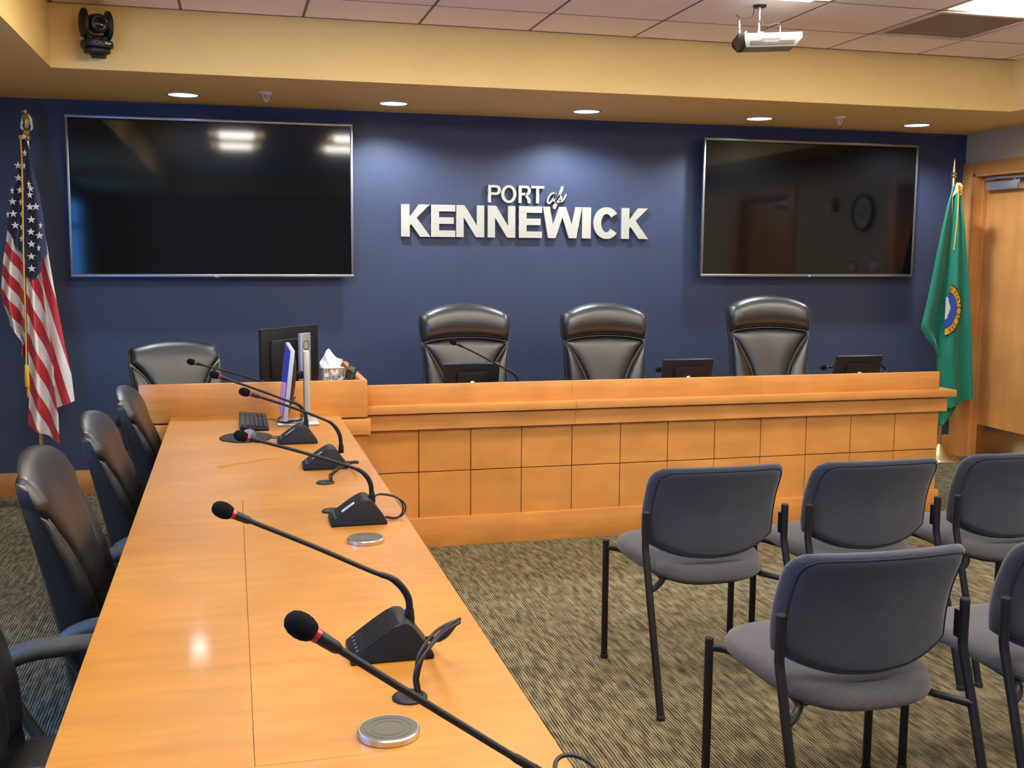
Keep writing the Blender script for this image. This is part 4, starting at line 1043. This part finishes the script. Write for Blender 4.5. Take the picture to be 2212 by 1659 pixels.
    # seat
    def Fq(u, v):
        x = (2*u-1)*0.255; yv = lerp(0.02, 0.50, v)
        pr = max(0, 1-abs(2*u-1)**4)**0.5*max(0, 1-abs(2*v-1)**5)**0.5
        return Vector((x, yv, SZ-0.025+0.055*pr)), Vector((x, yv, SZ-0.075))
    mb = MB(); mb.sheet(Fq, 20, 20, 0); mb.build('seat', M_LEATH, t, sharp=75)
    # arms: padded horizontal bar with a loop down to the seat
    for sx in (-1, 1):
        za = 0.625+zoff if not high else 0.66+zoff
        mb = MB()
        P = smooth_path([(sx*0.335, -0.035, za-0.055), (sx*0.34, 0.0, za-0.022), (sx*0.342, 0.06, za-0.004), (sx*0.342, 0.16, za), (sx*0.340, 0.27, za-0.002), (sx*0.333, 0.315, za-0.022)], 5)
        mb.tube(P, 0.031, 14, flat=0.75); a_ = mb.build('armrest', M_ARM, t)
        mb = MB(); mb.tube(smooth_path([(sx*0.335, 0.29, za-0.03), (sx*0.33, 0.31, za-0.09), (sx*0.31, 0.26, SZ-0.06), (sx*0.24, 0.22, SZ-0.085)], 5), 0.014, 10)
        mb.tube(smooth_path([(sx*0.335, -0.02, za-0.05), (sx*0.33, 0.0, za-0.10), (sx*0.31, 0.08, SZ-0.06), (sx*0.24, 0.14, SZ-0.085)], 5), 0.014, 10)
        mb.build('arm_bracket', M_CHAIRBLK, a_)
    mb = MB(); mb.box((0, 0.2, SZ-0.095), (0.22, 0.28, 0.045), bev=0.01); mb.tube([(0, 0.2, 0.09), (0, 0.2, SZ-0.10)], 0.026, 16)
    mb.tube(smooth_path([(0, 0.1, SZ-0.10), (0, -0.03, SZ-0.08), (0, yb(SZ+0.1)-0.06, SZ+0.1)], 5), 0.022, 10)
    mb.build('gas_column', M_CHAIRBLK, t)
    for k in range(5):
        a = math.radians(90+72*k); dx, dy = math.cos(a), math.sin(a)
        mb = MB(); mb.tube([(0, 0.2, 0.10), (dx*0.12, 0.2+dy*0.12, 0.092), (dx*0.27, 0.2+dy*0.27, 0.068)], [0.026, 0.022, 0.016], 10); l = mb.build('leg', M_CHAIRBLK, t)
        mb = MB()
        for s_ in (-1, 1):
            Mx = Matrix.Translation((dx*0.27-dy*0.014*s_, 0.2+dy*0.27+dx*0.014*s_, 0.027)) @ Matrix.Rotation(a, 4, 'Z') @ Matrix.Rotation(math.pi/2, 4, 'X')
            mb.lathe([(0.026, -0.009), (0.027, -0.004), (0.027, 0.004), (0.026, 0.009)], 18, M=Mx)
        mb.tube([(dx*0.27, 0.2+dy*0.27, 0.027), (dx*0.27, 0.2+dy*0.27, 0.072)], 0.008, 8)
        mb.build('caster', M_CHAIRBLK, l)
    return t
GH = 'high-back leather chairs behind the dais'; GL = 'black leather chairs behind the long table'
hb = exec_chair('high-back black leather chair behind the dais, leftmost of the three', (1.375, 6.30, 0.0), math.radians(180), True, GH)
dup(hb, (2.272, 6.30, 0.0), math.radians(179), 'high-back black leather chair behind the dais, middle of the three', GH)
c_ = dup(hb, (3.40, 6.30, 0.040), math.radians(171), 'high-back black leather chair behind the dais, below the right television and taller', GH)
c_.location.z = 0.0
for ch in c_.children:
    if ch.name.split('.')[0] in ('back_shell', 'headrest_cushion', 'lumbar_cushion', 'side_bolster', 'stitching', 'seat', 'armrest'): ch.location.z = 0.04
lb = exec_chair('black leather chair tucked at the long table, front-left, its whole back in view', (-0.40, 3.10, 0), math.radians(-90), False, GL)
def low_copy(loc, rz, label, dz):
    c = dup(lb, loc, rz, label, GL)
    for ch in c.children:
        if ch.name.split('.')[0] in ('back_shell', 'centre_cushion', 'side_bolster', 'stitching', 'seat', 'armrest'): ch.location.z = dz
    return c
low_copy((-0.375, 4.10, 0), math.radians(-90), 'black leather chair tucked at the long table, second behind the front-left one', -0.045)
low_copy((-0.345, 5.00, 0), math.radians(-90), 'black leather chair tucked at the long table, farthest, against the corner desk', -0.060)
low_copy((-0.525, 2.28, 0), math.radians(-90), 'black leather chair at the left photo edge with only armrest and back side in view', 0.0)
low_copy((-0.29, 6.36, 0), math.radians(180+22), 'black leather chair behind the raised corner desk, only its top showing', 0.02)

# ================================================================= FLAGS
def unproj(px, py, Y):
    d = CAMF*2320.7157 + CAMX*(px-1106) + CAMY*(829.5-py)
    t = Y/d.y; return Vector((d.x*t, Y, 1.55+d.z*t))
# cloth shapes are measured once in metres on the plane of the pole, then folded in depth
def cloth_panel(mb, Lb, Rb, y_of, nu, nv, mi, Yp, sfun=None, base=(0, 0, 0), th=0.0015):
    """Lb/Rb: boundary polylines top->bottom (image measure), y_of(u,v) fold depth"""
    def along(B, t):
        seg = [0]
        for a, b in zip(B, B[1:]): seg.append(seg[-1]+math.hypot(b[0]-a[0], b[1]-a[1]))
        T = t*seg[-1]
        for i in range(len(B)-1):
            if T <= seg[i+1]+1e-9:
                f = (T-seg[i])/max(1e-9, seg[i+1]-seg[i]); return lerp(B[i][0], B[i+1][0], f), lerp(B[i][1], B[i+1][1], f)
        return B[-1]
    P = []; UV = []
    for i in range(nu+1):
        row = []; ur = []
        for j in range(nv+1):
            u, v = i/nu, j/nv; a = along(Lb, v); b = along(Rb, v)
            px, py = lerp(a[0], b[0], u), lerp(a[1], b[1], u)
            p = unproj(px, py, Yp); p = Vector((p.x-base[0], p.y+y_of(u, v)-base[1], p.z-base[2])); row.append(p)
            ur.append(sfun(px, py) if sfun else 0)
        P.append(row); UV.append(ur)
    mb.grid(P, mi=mi, uv=UV)
    mb.grid([[p+Vector((0, 0.002, 0)) for p in row] for row in P], mi=mi, uv=UV)
def cp(L): return [(x/2.0733, 200+y/2.0733) for x, y in L]
FX, FY = -1.150, 7.0
fl = thing('flag', 'United States flag hanging in folds on a brass pole topped by an eagle', 'flag', (FX, FY, 0))
base = (FX, FY, 0)
mb = MB(); mb.tube([(0, 0, 0.03), (0, 0, 2.20)], 0.0135, 16); mb.build('pole', M_BRASS, fl)
mb = MB(); mb.lathe([(0.15, 0), (0.15, 0.012), (0.13, 0.03), (0.06, 0.06), (0.03, 0.10), (0.018, 0.13), (0, 0.13)], 36); mb.build('pole_base', M_BRASS, fl)
# eagle finial
mb = MB()
mb.lathe([(0.013, 2.19), (0.020, 2.20), (0.022, 2.215), (0.014, 2.225), (0.020, 2.24), (0.024, 2.25), (0.012, 2.262)], 20)
mb.sheet(lambda u, v: (Vector((0.020*math.sin(math.pi*(0.08+0.84*v))*(1.0 if v < 0.75 else 0.8)*math.cos(math.pi*u), -0.020*math.sin(math.pi*(0.08+0.84*v))*math.sin(math.pi*u), 2.255+0.105*v)),
                       Vector((0.020*math.sin(math.pi*(0.08+0.84*v))*math.cos(math.pi*u), 0.016*math.sin(math.pi*(0.08+0.84*v))*math.sin(math.pi*u), 2.255+0.105*v))), 12, 12, 0)
mb.lathe([(0.0, -0.014), (0.010, -0.009), (0.013, 0), (0.010, 0.009), (0, 0.014)], 14, M=Matrix.Translation((-0.003, -0.004, 2.362)))
mb.tube([(-0.010, -0.008, 2.364), (-0.020, -0.014, 2.358), (-0.021, -0.016, 2.350)], [0.006, 0.004, 0.001], 8)
for sx in (-1, 1):
    for k in range(5):
        mb.tube([(sx*(0.012+0.002*k), 0.004, 2.345-0.010*k), (sx*(0.028+0.001*k), 0.008, 2.315-0.012*k), (sx*(0.020-0.001*k), 0.010, 2.268-0.006*k)], [0.006, 0.007, 0.002], 6)
mb.build('eagle_finial', M_BRASS, fl)
YC = 6.955
fold = lambda k, ph, amp: (lambda u, v: amp*math.sin(k*math.pi*u+ph+1.2*v)*(0.35+0.65*v))
mb = MB()
sL = lambda px, py: (py-(200+612/2.0733)-1.25*(px-30/2.0733))/29.0
sR = lambda px, py: (py-(200+815/2.0733)-1.95*(px-118/2.0733))/40.0+1000
sB = lambda px, py: (py-(200+735/2.0733)-3.1*(px-186/2.0733))/62.0+101
# rear right fold
cloth_panel(mb, cp([(165, 700), (165, 745), (178, 900), (192, 1060), (214, 1200), (232, 1350), (250, 1416)]), cp([(200, 640), (213, 718), (226, 800), (240, 880), (268, 1030), (290, 1150), (315, 1260), (330, 1385)]),
            lambda u, v: 0.035+0.012*math.sin(u*5+v*2), 18, 46, 0, YC, sB, base)
# left stripe panel
cloth_panel(mb, cp([(30, 606), (22, 670), (10, 740), (3, 830), (-1, 900), (10, 950), (33, 1010), (42, 1055), (70, 1080), (95, 1100), (90, 1160)]), cp([(104, 735), (112, 745), (113, 800), (114, 880), (115, 950), (116, 1000), (118, 1060), (120, 1110), (121, 1150), (122, 1180), (122, 1205)]),
            lambda u, v: 0.012+0.042*math.sin(3.4*math.pi*u+1.0)*(0.4+0.6*v), 30, 50, 0, YC, sL, base)
# right front stripe panel with tail
cloth_panel(mb, cp([(117, 815), (119, 905), (121, 1000), (122, 1100), (126, 1200), (130, 1300), (128, 1380), (122, 1490)]), cp([(150, 850), (188, 800), (200, 930), (215, 1035), (240, 1160), (250, 1330), (266, 1440), (271, 1567)]),
            lambda u, v: -0.012+0.034*math.sin(3.2*math.pi*u+0.5+v)*(0.4+0.6*v), 34, 60, 0, YC, sR, base)
# canton left and right of the cord
cl = lambda u, v: 0.004+0.016*math.sin(2.4*math.pi*u+0.6)*v
cloth_panel(mb, cp([(100, 205), (85, 320), (65, 420), (45, 510), (29, 612)]), cp([(110, 205), (111, 350), (110, 480), (109, 620), (108, 745)]), cl, 16, 40, 1, YC, None, base)
cr_ = lambda u, v: -0.014+0.014*math.sin(2.0*math.pi*u+0.4)*v
cloth_panel(mb, cp([(108, 200), (110, 400), (112, 600), (115, 730), (117, 818)]), cp([(119, 205), (135, 262), (150, 350), (176, 440), (196, 560), (214, 722)]), cr_, 18, 44, 1, YC, None, base)
cloth_panel(mb, cp([(116, 700), (117, 760), (117, 822)]), cp([(188, 730), (188, 795), (148, 853)]), lambda u, v: -0.016+0.012*math.sin(2*math.pi*u), 12, 12, 1, YC, None, base)
# stars
def star(cx, cy, r, dep, sxq=1.0, rot=0.0):
    c = unproj(cx/2.0733, 200+cy/2.0733, YC); pts = []
    R_ = r/2.0733*0.00300
    for k in range(10):
        a = math.pi/2+k*math.pi/5+rot; rr = R_ if k % 2 == 0 else R_*0.40; pts.append((rr*math.cos(a)*sxq, rr*math.sin(a)))
    M3 = Matrix.Translation((c.x-FX, c.y-FY+dep, c.z)) @ Matrix(((1, 0, 0, 0), (0, 0, -1, 0), (0, 1, 0, 0), (0, 0, 0, 1)))
    vs = [mb.bm.verts.new(M3 @ Vector((p[0], p[1], 0.0))) for p in pts]; vc = mb.bm.verts.new(M3 @ Vector((0, 0, 0.0012)))
    for k in range(10):
        f = mb.bm.faces.new([vs[k], vs[(k+1) % 10], vc]); f.material_index = 2
for x, y, s_ in ((84, 327, 1), (86, 383, 1), (57, 440, .5), (93, 438, .9), (59, 489, 1), (98, 492, .7), (38, 546, .4), (62, 543, 1), (100, 545, .5), (71, 595, 1), (100, 603, .5), (100, 655, .6), (92, 650, .0)):
    if s_: star(x, y, 17, -0.020, s_)
for x, y, s_ in ((112, 200, .8), (116, 273, .6), (113, 330, .35), (134, 412, .5), (142, 432, .8), (138, 460, .8), (139, 513, 1), (165, 512, 1), (145, 570, 1), (186, 596, .5), (143, 624, 1), (181, 641, 1), (146, 679, 1), (178, 696, .5), (145, 734, 1), (147, 788, 1)):
    star(x, y, 17, -0.036, s_)
mb.build('cloth', [M_FSTRIPE, M_FBLUE, M_FWHITE], fl, sharp=80)
def up(x, y, dy=0.0):
    p = unproj(x, y, YC); return Vector((p.x-FX, p.y-FY+dy, p.z))
mb = MB(); mb.tube(smooth_path([up(45, 297, -0.03), up(49, 330, -0.04), up(52, 430, -0.05), up(54, 560, -0.05), up(58, 680, -0.05), up(60, 785, -0.05)], 4), 0.005, 8)
mb.lathe([(0.0, -0.012), (0.012, -0.008), (0.015, 0), (0.012, 0.008), (0, 0.012)], 12, M=Matrix.Translation(up(47, 297, -0.03)))
mb.lathe([(0.006, 0.0), (0.012, -0.01), (0.013, -0.07), (0.015, -0.075), (0.013, -0.135), (0.006, -0.14)], 12, M=Matrix.Translation(up(60, 785, -0.05)))
mb.lathe([(0.006, 0.0), (0.010, -0.02), (0.008, -0.085), (0.004, -0.09)], 10, M=Matrix.Translation(up(60, 825, -0.05)+Vector((0.006, 0.012, 0))))
mb.build('cord_and_tassel', M_GOLD, fl)

# Washington state flag
FX2 = 5.195; base2 = (FX2, FY, 0)
fw = thing('flag', 'green Washington state flag with a yellow-ringed seal on a brass pole, beside the door', 'flag', (FX2, FY, 0))
mb = MB(); mb.tube([(0, 0, 0.03), (0, 0, 2.12)], 0.0135, 16); mb.build('pole', M_BRASS, fw)
mb = MB(); mb.lathe([(0.15, 0), (0.15, 0.012), (0.13, 0.03), (0.06, 0.06), (0.03, 0.10), (0.018, 0.13), (0, 0.13)], 36); mb.build('pole_base', M_BRASS, fw)
mb = MB(); mb.lathe([(0.012, 2.10), (0.012, 2.125), (0.019, 2.130), (0.022, 2.138), (0.014, 2.148), (0.016, 2.153), (0.021, 2.160), (0.012, 2.168), (0.010, 2.19), (0.006, 2.225), (0.008, 2.235), (0.004, 2.25), (0, 2.275)], 20); mb.build('spear_finial', M_BRASS, fw)
def cq(L): return [(1940+x/2.3713, 300+y/2.3713) for x, y in L]
mb = MB()
# right/front panel
gR = cq([(300, 240), (312, 330), (325, 450), (335, 600), (346, 760), (352, 900), (358, 1100), (364, 1325)])
gM = cq([(285, 245), (283, 330), (275, 450), (268, 580), (250, 740), (222, 880), (205, 1060), (190, 1200), (212, 1400)])
cloth_panel(mb, cq([(287, 240), (282, 340), (274, 470), (262, 620), (248, 760), (215, 990), (200, 1130), (210, 1280), (216, 1395)]), gR,
            lambda u, v: -0.030+0.020*math.sin(3.2*math.pi*u+0.3+0.4*v)*(0.3+0.7*v)+0.030*(1-u)**3, 34, 60, 0, YC, None, base2)
# left panel (behind)
cloth_panel(mb, cq([(278, 240), (250, 330), (215, 480), (180, 650), (145, 820), (110, 965), (140, 1025), (175, 1060), (195, 1105)]), cq([(290, 240), (286, 330), (282, 470), (276, 620), (262, 760), (240, 900), (230, 1000), (222, 1060), (210, 1105)]),
            lambda u, v: -0.012-0.022*math.sin(2.0*math.pi*u+0.2)*(0.3+0.7*v)+0.035*u**3, 26, 50, 0, YC, None, base2)
# lower tail behind
cloth_panel(mb, cq([(205, 1300), (205, 1380), (212, 1465), (224, 1473)]), cq([(320, 1300), (310, 1365), (280, 1420), (240, 1465)]), lambda u, v: 0.02+0.01*math.sin(6*u), 14, 10, 0, YC, None, base2)
# white hoist sleeve
cloth_panel(mb, cq([(280, 225), (272, 255), (258, 300)]), cq([(300, 227), (312, 240), (282, 275)]), lambda u, v: -0.045, 6, 8, 1, YC, None, base2)
mb.build('cloth', [M_FGREEN, M_FWHITE], fw, sharp=80)
# seal: half disc emerging from the fold, drawn as thin appliqué following the cloth
sc = unproj(2031, 669, YC); sc = Vector((sc.x-FX2+0.006, -0.0, sc.z))
RX, RZ = 0.138, 0.192
def sealpt(r, a, dep):
    x = sc.x+RX*r*math.cos(a); z = sc.z+RZ*r*math.sin(a)+0.05*RX*r*math.cos(a)
    return Vector((x, YC-FY-0.055-dep+0.028*(r*math.cos(a))**2*0.3, z))
def cut(a, r):  # fold line slants: keep only points right of it
    return -0.22+0.30*math.sin(a)*r
mb = MB()
for r0, r1, mi in ((0.80, 1.0, 2), (0.775, 0.80, 1), (1.0, 1.03, 1), (0.62, 0.775, 0), (0.74, 0.78, 0)):
    pass
def ringp(r0, r1, mi, dep, a0=-88, a1=74, n=60):
    P = [[sealpt(rr, math.radians(lerp(a0, a1, k/n)), dep) for rr in (r0, (r0+r1)/2, r1)] for k in range(n+1)]
    mb.grid(P, mi=mi); mb.grid([[p+Vector((0, 0.004, 0)) for p in row] for row in P], mi=mi)
ringp(0.97, 1.02, 1, 0.0005); ringp(0.72, 0.97, 0, 0.001); ringp(0.69, 0.72, 1, 0.0005); ringp(0.05, 0.69, 2, 0.001)
# pale bust shape in the middle
random.seed(8)
P = [[Vector((sc.x-0.004+0.042*(0.65+0.35*abs(math.cos(2.5*math.radians(a))))*rr*max(0, math.cos(math.radians(a))), YC-FY-0.057, sc.z+0.015+0.085*rr*math.sin(math.radians(a))-0.0)) for rr in (0, 0.5, 1)] for a in range(-90, 91, 10)]
mb.grid(P, mi=3)
# ring lettering  "E STATE OF WAS"
txt = 'E STATE OF WAS'; a = 68.0
for ch in txt:
    if ch == ' ': a -= 5; continue
    th = math.radians(a); c = sealpt(0.845, th, 0.0015)
    tang = (sealpt(0.845, th-0.05, 0.0015)-sealpt(0.845, th+0.05, 0.0015)).normalized(); nrm = (sealpt(0.95, th, 0.0015)-sealpt(0.75, th, 0.0015)); nrm = (nrm-tang*nrm.dot(tang)).normalized()
    h = 0.028; w = 0.017
    Mx = Matrix((( tang.x, nrm.x, 0, c.x-tang.x*w/2-nrm.x*h/2), (tang.y, nrm.y, -1, c.y-tang.y*w/2-nrm.y*h/2), (tang.z, nrm.z, 0, c.z-tang.z*w/2-nrm.z*h/2), (0, 0, 0, 1)))
    for st in STROKES[ch]: ribbon(mb, [(p[0]*w, p[1]*h) for p in st], 0.0042, Mx, 0, 0.0008, 1)
    a -= 12.0
s_ = mb.build('seal', [M_SEALY, M_SEALK, M_SEALB, M_SEALW], fw); s_['label'] = 'round seal with yellow lettered ring and blue centre'
def up2(x, y, dy=0.0):
    p = unproj(x, y, YC); return Vector((p.x-FX2, p.y-FY+dy, p.z))
mb = MB(); mb.tube(smooth_path([up2(2060, 403, -0.055), up2(2059, 430, -0.06), up2(2056, 480, -0.06), up2(2051, 540, -0.05)], 4), 0.005, 8)
for k in range(3): mb.tube(smooth_path([up2(2060, 400+k*6, -0.05), up2(2065, 405+k*6, -0.07), up2(2060, 412+k*5, -0.07), up2(2056, 405+k*6, -0.07), up2(2060, 400+k*6, -0.055)], 4), 0.004, 6)
mb.build('cord', M_GOLD, fw)

# ================================================================= PTZ CAMERA on the soffit face
pz = thing('conference_camera', 'black pan-tilt conference camera mounted on the tan soffit, top left', 'camera', (-0.628, SY1, 2.530))
TZ = Matrix.Translation((0, -0.085, 0)) @ Matrix.Rotation(math.radians(24), 4, 'Z')
mb = MB(); mb.box2((-0.035, -0.08, -0.002), (0.035, 0.0, 0.005), bev=0.002); mb.box2((-0.035, -0.006, -0.004), (0.035, 0.0, 0.05), bev=0.002)
mb.build('wall_bracket', M_BLACKM, pz)
def rndplate(mb, w, d, z0, z1, M, mi=0, slant=0.0):
    n = 40; P = []
    for k in range(n):
        a = 2*math.pi*k/n; c, s_ = math.cos(a), math.sin(a); ex = 2/3.2
        x = w/2*math.copysign(abs(c)**ex, c); yv = d/2*math.copysign(abs(s_)**ex, s_)
        P.append([M @ Vector((x*f, yv*f, z)) for f, z in ((0.001, z0), (0.85, z0), (0.97, lerp(z0, z1, 0.15)), (1.0, lerp(z0, z1, 0.5)), (0.96, lerp(z0, z1, 0.9)), (0.85, z1), (0.001, z1))])
    mb.grid(P, closed_u=True, mi=mi)
mb = MB(); rndplate(mb, 0.125, 0.10, 0.004, 0.028, TZ); rndplate(mb, 0.152, 0.13, 0.028, 0.068, TZ); bs = mb.build('base', M_BLACK, pz)
fM = TZ @ Matrix.Translation((0, -0.0655, 0.050)) @ Matrix(((1, 0, 0, 0), (0, 0, -1, 0), (0, 1, 0, 0), (0, 0, 0, 1)))
mb = MB(); small_text(mb, 'AVer', 0.009, fM @ Matrix.Translation((0.020, -0.004, 0)), w=0.24, asp=0.75, gap=0.2); mb.build('logo', M_WPRINT, bs)
mb = MB(); mb.lathe([(0.009, 0.0), (0.009, 0.002), (0.006, 0.0025), (0, 0.0025)], 16, M=fM @ Matrix.Translation((0.002, 0, 0))); mb.build('sensor_window', M_GLASSDK, bs)
mb = MB(); mb.box((-0.034, 0.0, 0.0005), (0.009, 0.002, 0.001), M=fM); mb.build('indicator', M_LED, bs)
mb = MB()
for sx in (-1, 1):
    n = 28; P = []
    xo = sx*0.066
    for k in range(n):
        a = 2*math.pi*k/n; yv = 0.052*math.cos(a); z = 0.148+0.074*math.sin(a)
        P.append([TZ @ Vector((xo-sx*0.016, yv*0.001, 0.148)), TZ @ Vector((xo-sx*0.016, yv*0.96, 0.148+(z-0.148)*0.96)), TZ @ Vector((xo-sx*0.008, yv, z)), TZ @ Vector((xo+sx*0.002, yv*0.97, 0.148+(z-0.148)*0.97)), TZ @ Vector((xo+sx*0.010, yv*0.75, 0.148+(z-0.148)*0.75)), TZ @ Vector((xo+sx*0.012, 0, 0.148))])
    mb.grid(P, closed_u=True)
mb.tube([TZ @ Vector(p) for p in smooth_path([(-0.060, 0, 0.11), (-0.050, 0, 0.088), (-0.02, 0, 0.078), (0.02, 0, 0.078), (0.050, 0, 0.088), (0.060, 0, 0.11)], 5)], 0.018, 14)
mb.lathe([(0.035, 0.066), (0.033, 0.08)], 20, M=TZ)
mb.build('yoke', M_BLACK, pz)
HM = TZ @ Matrix.Translation((0, 0, 0.152)) @ Matrix.Rotation(math.radians(90+8), 4, 'X')
mb = MB(); mb.lathe([(0.0, -0.05), (0.038, -0.045), (0.047, -0.02), (0.047, 0.045), (0.044, 0.062), (0.038, 0.066), (0.034, 0.060), (0.0, 0.058)], 32, M=HM); hd_ = mb.build('camera_head', M_BLACK, pz)
mb = MB(); mb.lathe([(0.030, 0.058), (0.030, 0.064), (0.027, 0.064), (0.022, 0.0615), (0, 0.060)], 28, M=HM); mb.build('lens', M_GLASSDK, hd_)
mb = MB(); mb.lathe([(0.0345, 0.0655), (0.036, 0.068), (0.0375, 0.0655)], 32, M=HM, ring=True); mb.build('lens_ring', M_CHROME, hd_)

# ================================================================= PROJECTOR-LIKE UNIT hanging from ceiling
pj = thing('projector', 'small silver projector hanging from the ceiling tiles on a pole', 'projector', (2.593, 5.08, CEIL_Z))
mb = MB(); mb.lathe([(0.034, 0.0), (0.034, -0.004), (0.030, -0.010), (0.01, -0.012), (0, -0.012)], 28); mb.build('ceiling_plate', M_BLACK, pj)
mb = MB(); mb.tube([(0, 0, -0.01), (0, 0, -0.125)], 0.0065, 12); mb.tube([(0, 0, -0.125), (0, 0, -0.148)], 0.010, 12); mb.tube([(0.006, 0, -0.130), (0.020, 0, -0.128), (0.026, 0, -0.134)], 0.005, 8); mb.tube([(0, 0, -0.146), (0, 0, -0.152)], 0.016, 14); mb.build('pole', M_SILVER, pj)
BM = Matrix.Translation((0.035, 0, -0.150)) @ Matrix.Rotation(math.radians(-17), 4, 'Z') @ Matrix.Rotation(math.radians(-1.5), 4, 'Y')
mb = MB()
secs = [(-0.148, 0), (0.165, 0)]
def trapz(x, inset): return [Vector((x, -0.10, 0)), Vector((x, 0.10, 0)), Vector((x, 0.10, -0.026)), Vector((x+inset, 0.070, -0.062)), Vector((x+inset, -0.070, -0.062)), Vector((x, -0.10, -0.026))]
A_ = [BM @ p for p in trapz(-0.118, 0.012)]; B_ = [BM @ p for p in trapz(0.165, -0.030)]
mb._new(A_+B_, [(0, 1, 2, 3, 4, 5), (11, 10, 9, 8, 7, 6)]+[(i, (i+1) % 6, 6+(i+1) % 6, 6+i) for i in range(6)], 0, False)
bd = mb.build('body', M_PROJ, pj)
A2 = [BM @ p for p in trapz(-0.150, 0.022)]; B2 = [BM @ (p) for p in trapz(-0.1185, 0.012)]
mb = MB(); mb._new(A2+B2, [(0, 1, 2, 3, 4, 5), (11, 10, 9, 8, 7, 6)]+[(i, (i+1) % 6, 6+(i+1) % 6, 6+i) for i in range(6)], 0, False)
mb.build('end_panel', M_BLACK, bd)
mb = MB()
nrm = Vector((0, -0.036, -0.030)).normalized()
for r in range(3):
    for k in range(28):
        f = 0.30+0.2*r; x = lerp(-0.085, 0.125, k/27)
        if r == 0 and 8 < k < 18: continue
        mb.box((x, lerp(-0.10, -0.070, f)-0.0006, lerp(-0.026, -0.062, f)), (0.0045, 0.0022, 0.0040), rot=Matrix.Rotation(math.radians(-40), 3, 'X'), M=BM)
mb.build('vent_holes', M_RUB, bd)
mb = MB(); mb.box((0.01, -0.1012, -0.014), (0.095, 0.002, 0.026), M=BM); mb.build('label_plate', M_WHITE, bd)
mb = MB()
for x in (-0.125, -0.135):
    pass
mb.lathe([(0.009, 0), (0.009, 0.012), (0.006, 0.014), (0.009, 0.020), (0.009, 0.03), (0.005, 0.036), (0.007, 0.046), (0.006, 0.06), (0.003, 0.08)], 12, M=BM @ Matrix.Translation((-0.132, -0.02, 0)))
for yy in (-0.06, -0.085): mb.lathe([(0.006, 0), (0.006, 0.012)], 10, M=BM @ Matrix.Translation((-0.11, yy, 0)))
mb.lathe([(0.004, 0), (0.004, 0.02), (0.002, 0.05)], 10, M=BM @ Matrix.Translation((0.075, 0, 0)))
mb.build('connector', M_SILVER, pj)
mb = MB()
a = BM @ Vector((-0.132, -0.02, 0.08)); mb.tube(smooth_path([a, a+Vector((-0.004, 0, 0.012)), a+Vector((-0.018, 0, 0.026)), a+Vector((0.02, 0, 0.012)), a+Vector((0.07, 0, 0.022)), Vector((-0.028, 0, -0.012))], 6), 0.0032, 8)
mb.tube(smooth_path([Vector((-0.014, -0.01, -0.012)), Vector((-0.016, -0.01, -0.05)), Vector((-0.004, -0.01, -0.08)), Vector((0.012, -0.01, -0.09))], 5), 0.003, 8)
a = BM @ Vector((0.075, 0, 0.05)); mb.tube(smooth_path([Vector((0.006, -0.006, -0.07)), Vector((0.02, -0.006, -0.095)), Vector((0.05, -0.004, -0.095)), a+Vector((-0.012, 0, 0.012)), a], 6), 0.0032, 8)
mb.build('cables', M_ARM, pj)

# ================================================================= things on the right wall beyond the photo edge (mirrored in the right screen)
ck = thing('wall_clock', 'round dark-rimmed wall clock mirrored in the right television', 'clock', (WX1, 5.68, 1.93))
RY = Matrix.Rotation(-math.pi/2, 4, 'Y')
mb = MB(); mb.lathe([(0.165, 0), (0.165, 0.03), (0.155, 0.04), (0.145, 0.038), (0.145, 0.0)], 48, M=RY, ring=True); mb.build('rim', M_BLACK, ck)
mb = MB(); mb.lathe([(0.146, 0.0), (0.146, 0.022), (0, 0.022)], 48, M=RY); mb.build('dial', mat('clock_dial', (0.5, 0.5, 0.52), rough=0.6), ck)
mb = MB(); mb.box((-0.026, 0.03, 0.035), (0.004, 0.008, 0.10), rot=Matrix.Rotation(0.7, 3, 'X')); mb.box((-0.028, -0.035, -0.02), (0.004, 0.006, 0.13), rot=Matrix.Rotation(1.1, 3, 'X')); mb.build('hands', M_BLACK, ck)
t = thing('fire_strobe', 'red fire alarm strobe mirrored in the right television', 'alarm', (WX1, 5.20, 2.02))
mb = MB(); mb.box((-0.02, 0, 0), (0.04, 0.09, 0.13), bev=0.005); mb.build('housing', M_REDPL, t)
mb = MB(); mb.box((-0.05, 0, -0.03), (0.03, 0.05, 0.05), bev=0.01); mb.build('strobe_lens', M_WHITE, t)
t = thing('thermostat', 'small white thermostat mirrored in the right television', 'thermostat', (WX1, 5.55, 1.47))
mb = MB(); mb.box((-0.012, 0, 0), (0.024, 0.08, 0.12), bev=0.004); mb.build('housing', M_WHITE, t)
mb = MB(); mb.box((-0.0245, 0, 0.02), (0.002, 0.05, 0.03)); mb.build('display', M_GREYDK, t)
t = thing('light_switch', 'dark light switch plate mirrored in the right television', 'switch', (WX1, 5.86, 1.43))
mb = MB(); mb.box((-0.004, 0, 0), (0.008, 0.12, 0.12), bev=0.002); mb.build('plate', M_SATIN, t)
mb = MB()
for y in (-0.025, 0.025): mb.box((-0.011, y, 0), (0.008, 0.03, 0.06), bev=0.002)
mb.build('rocker', M_WHITE, t)
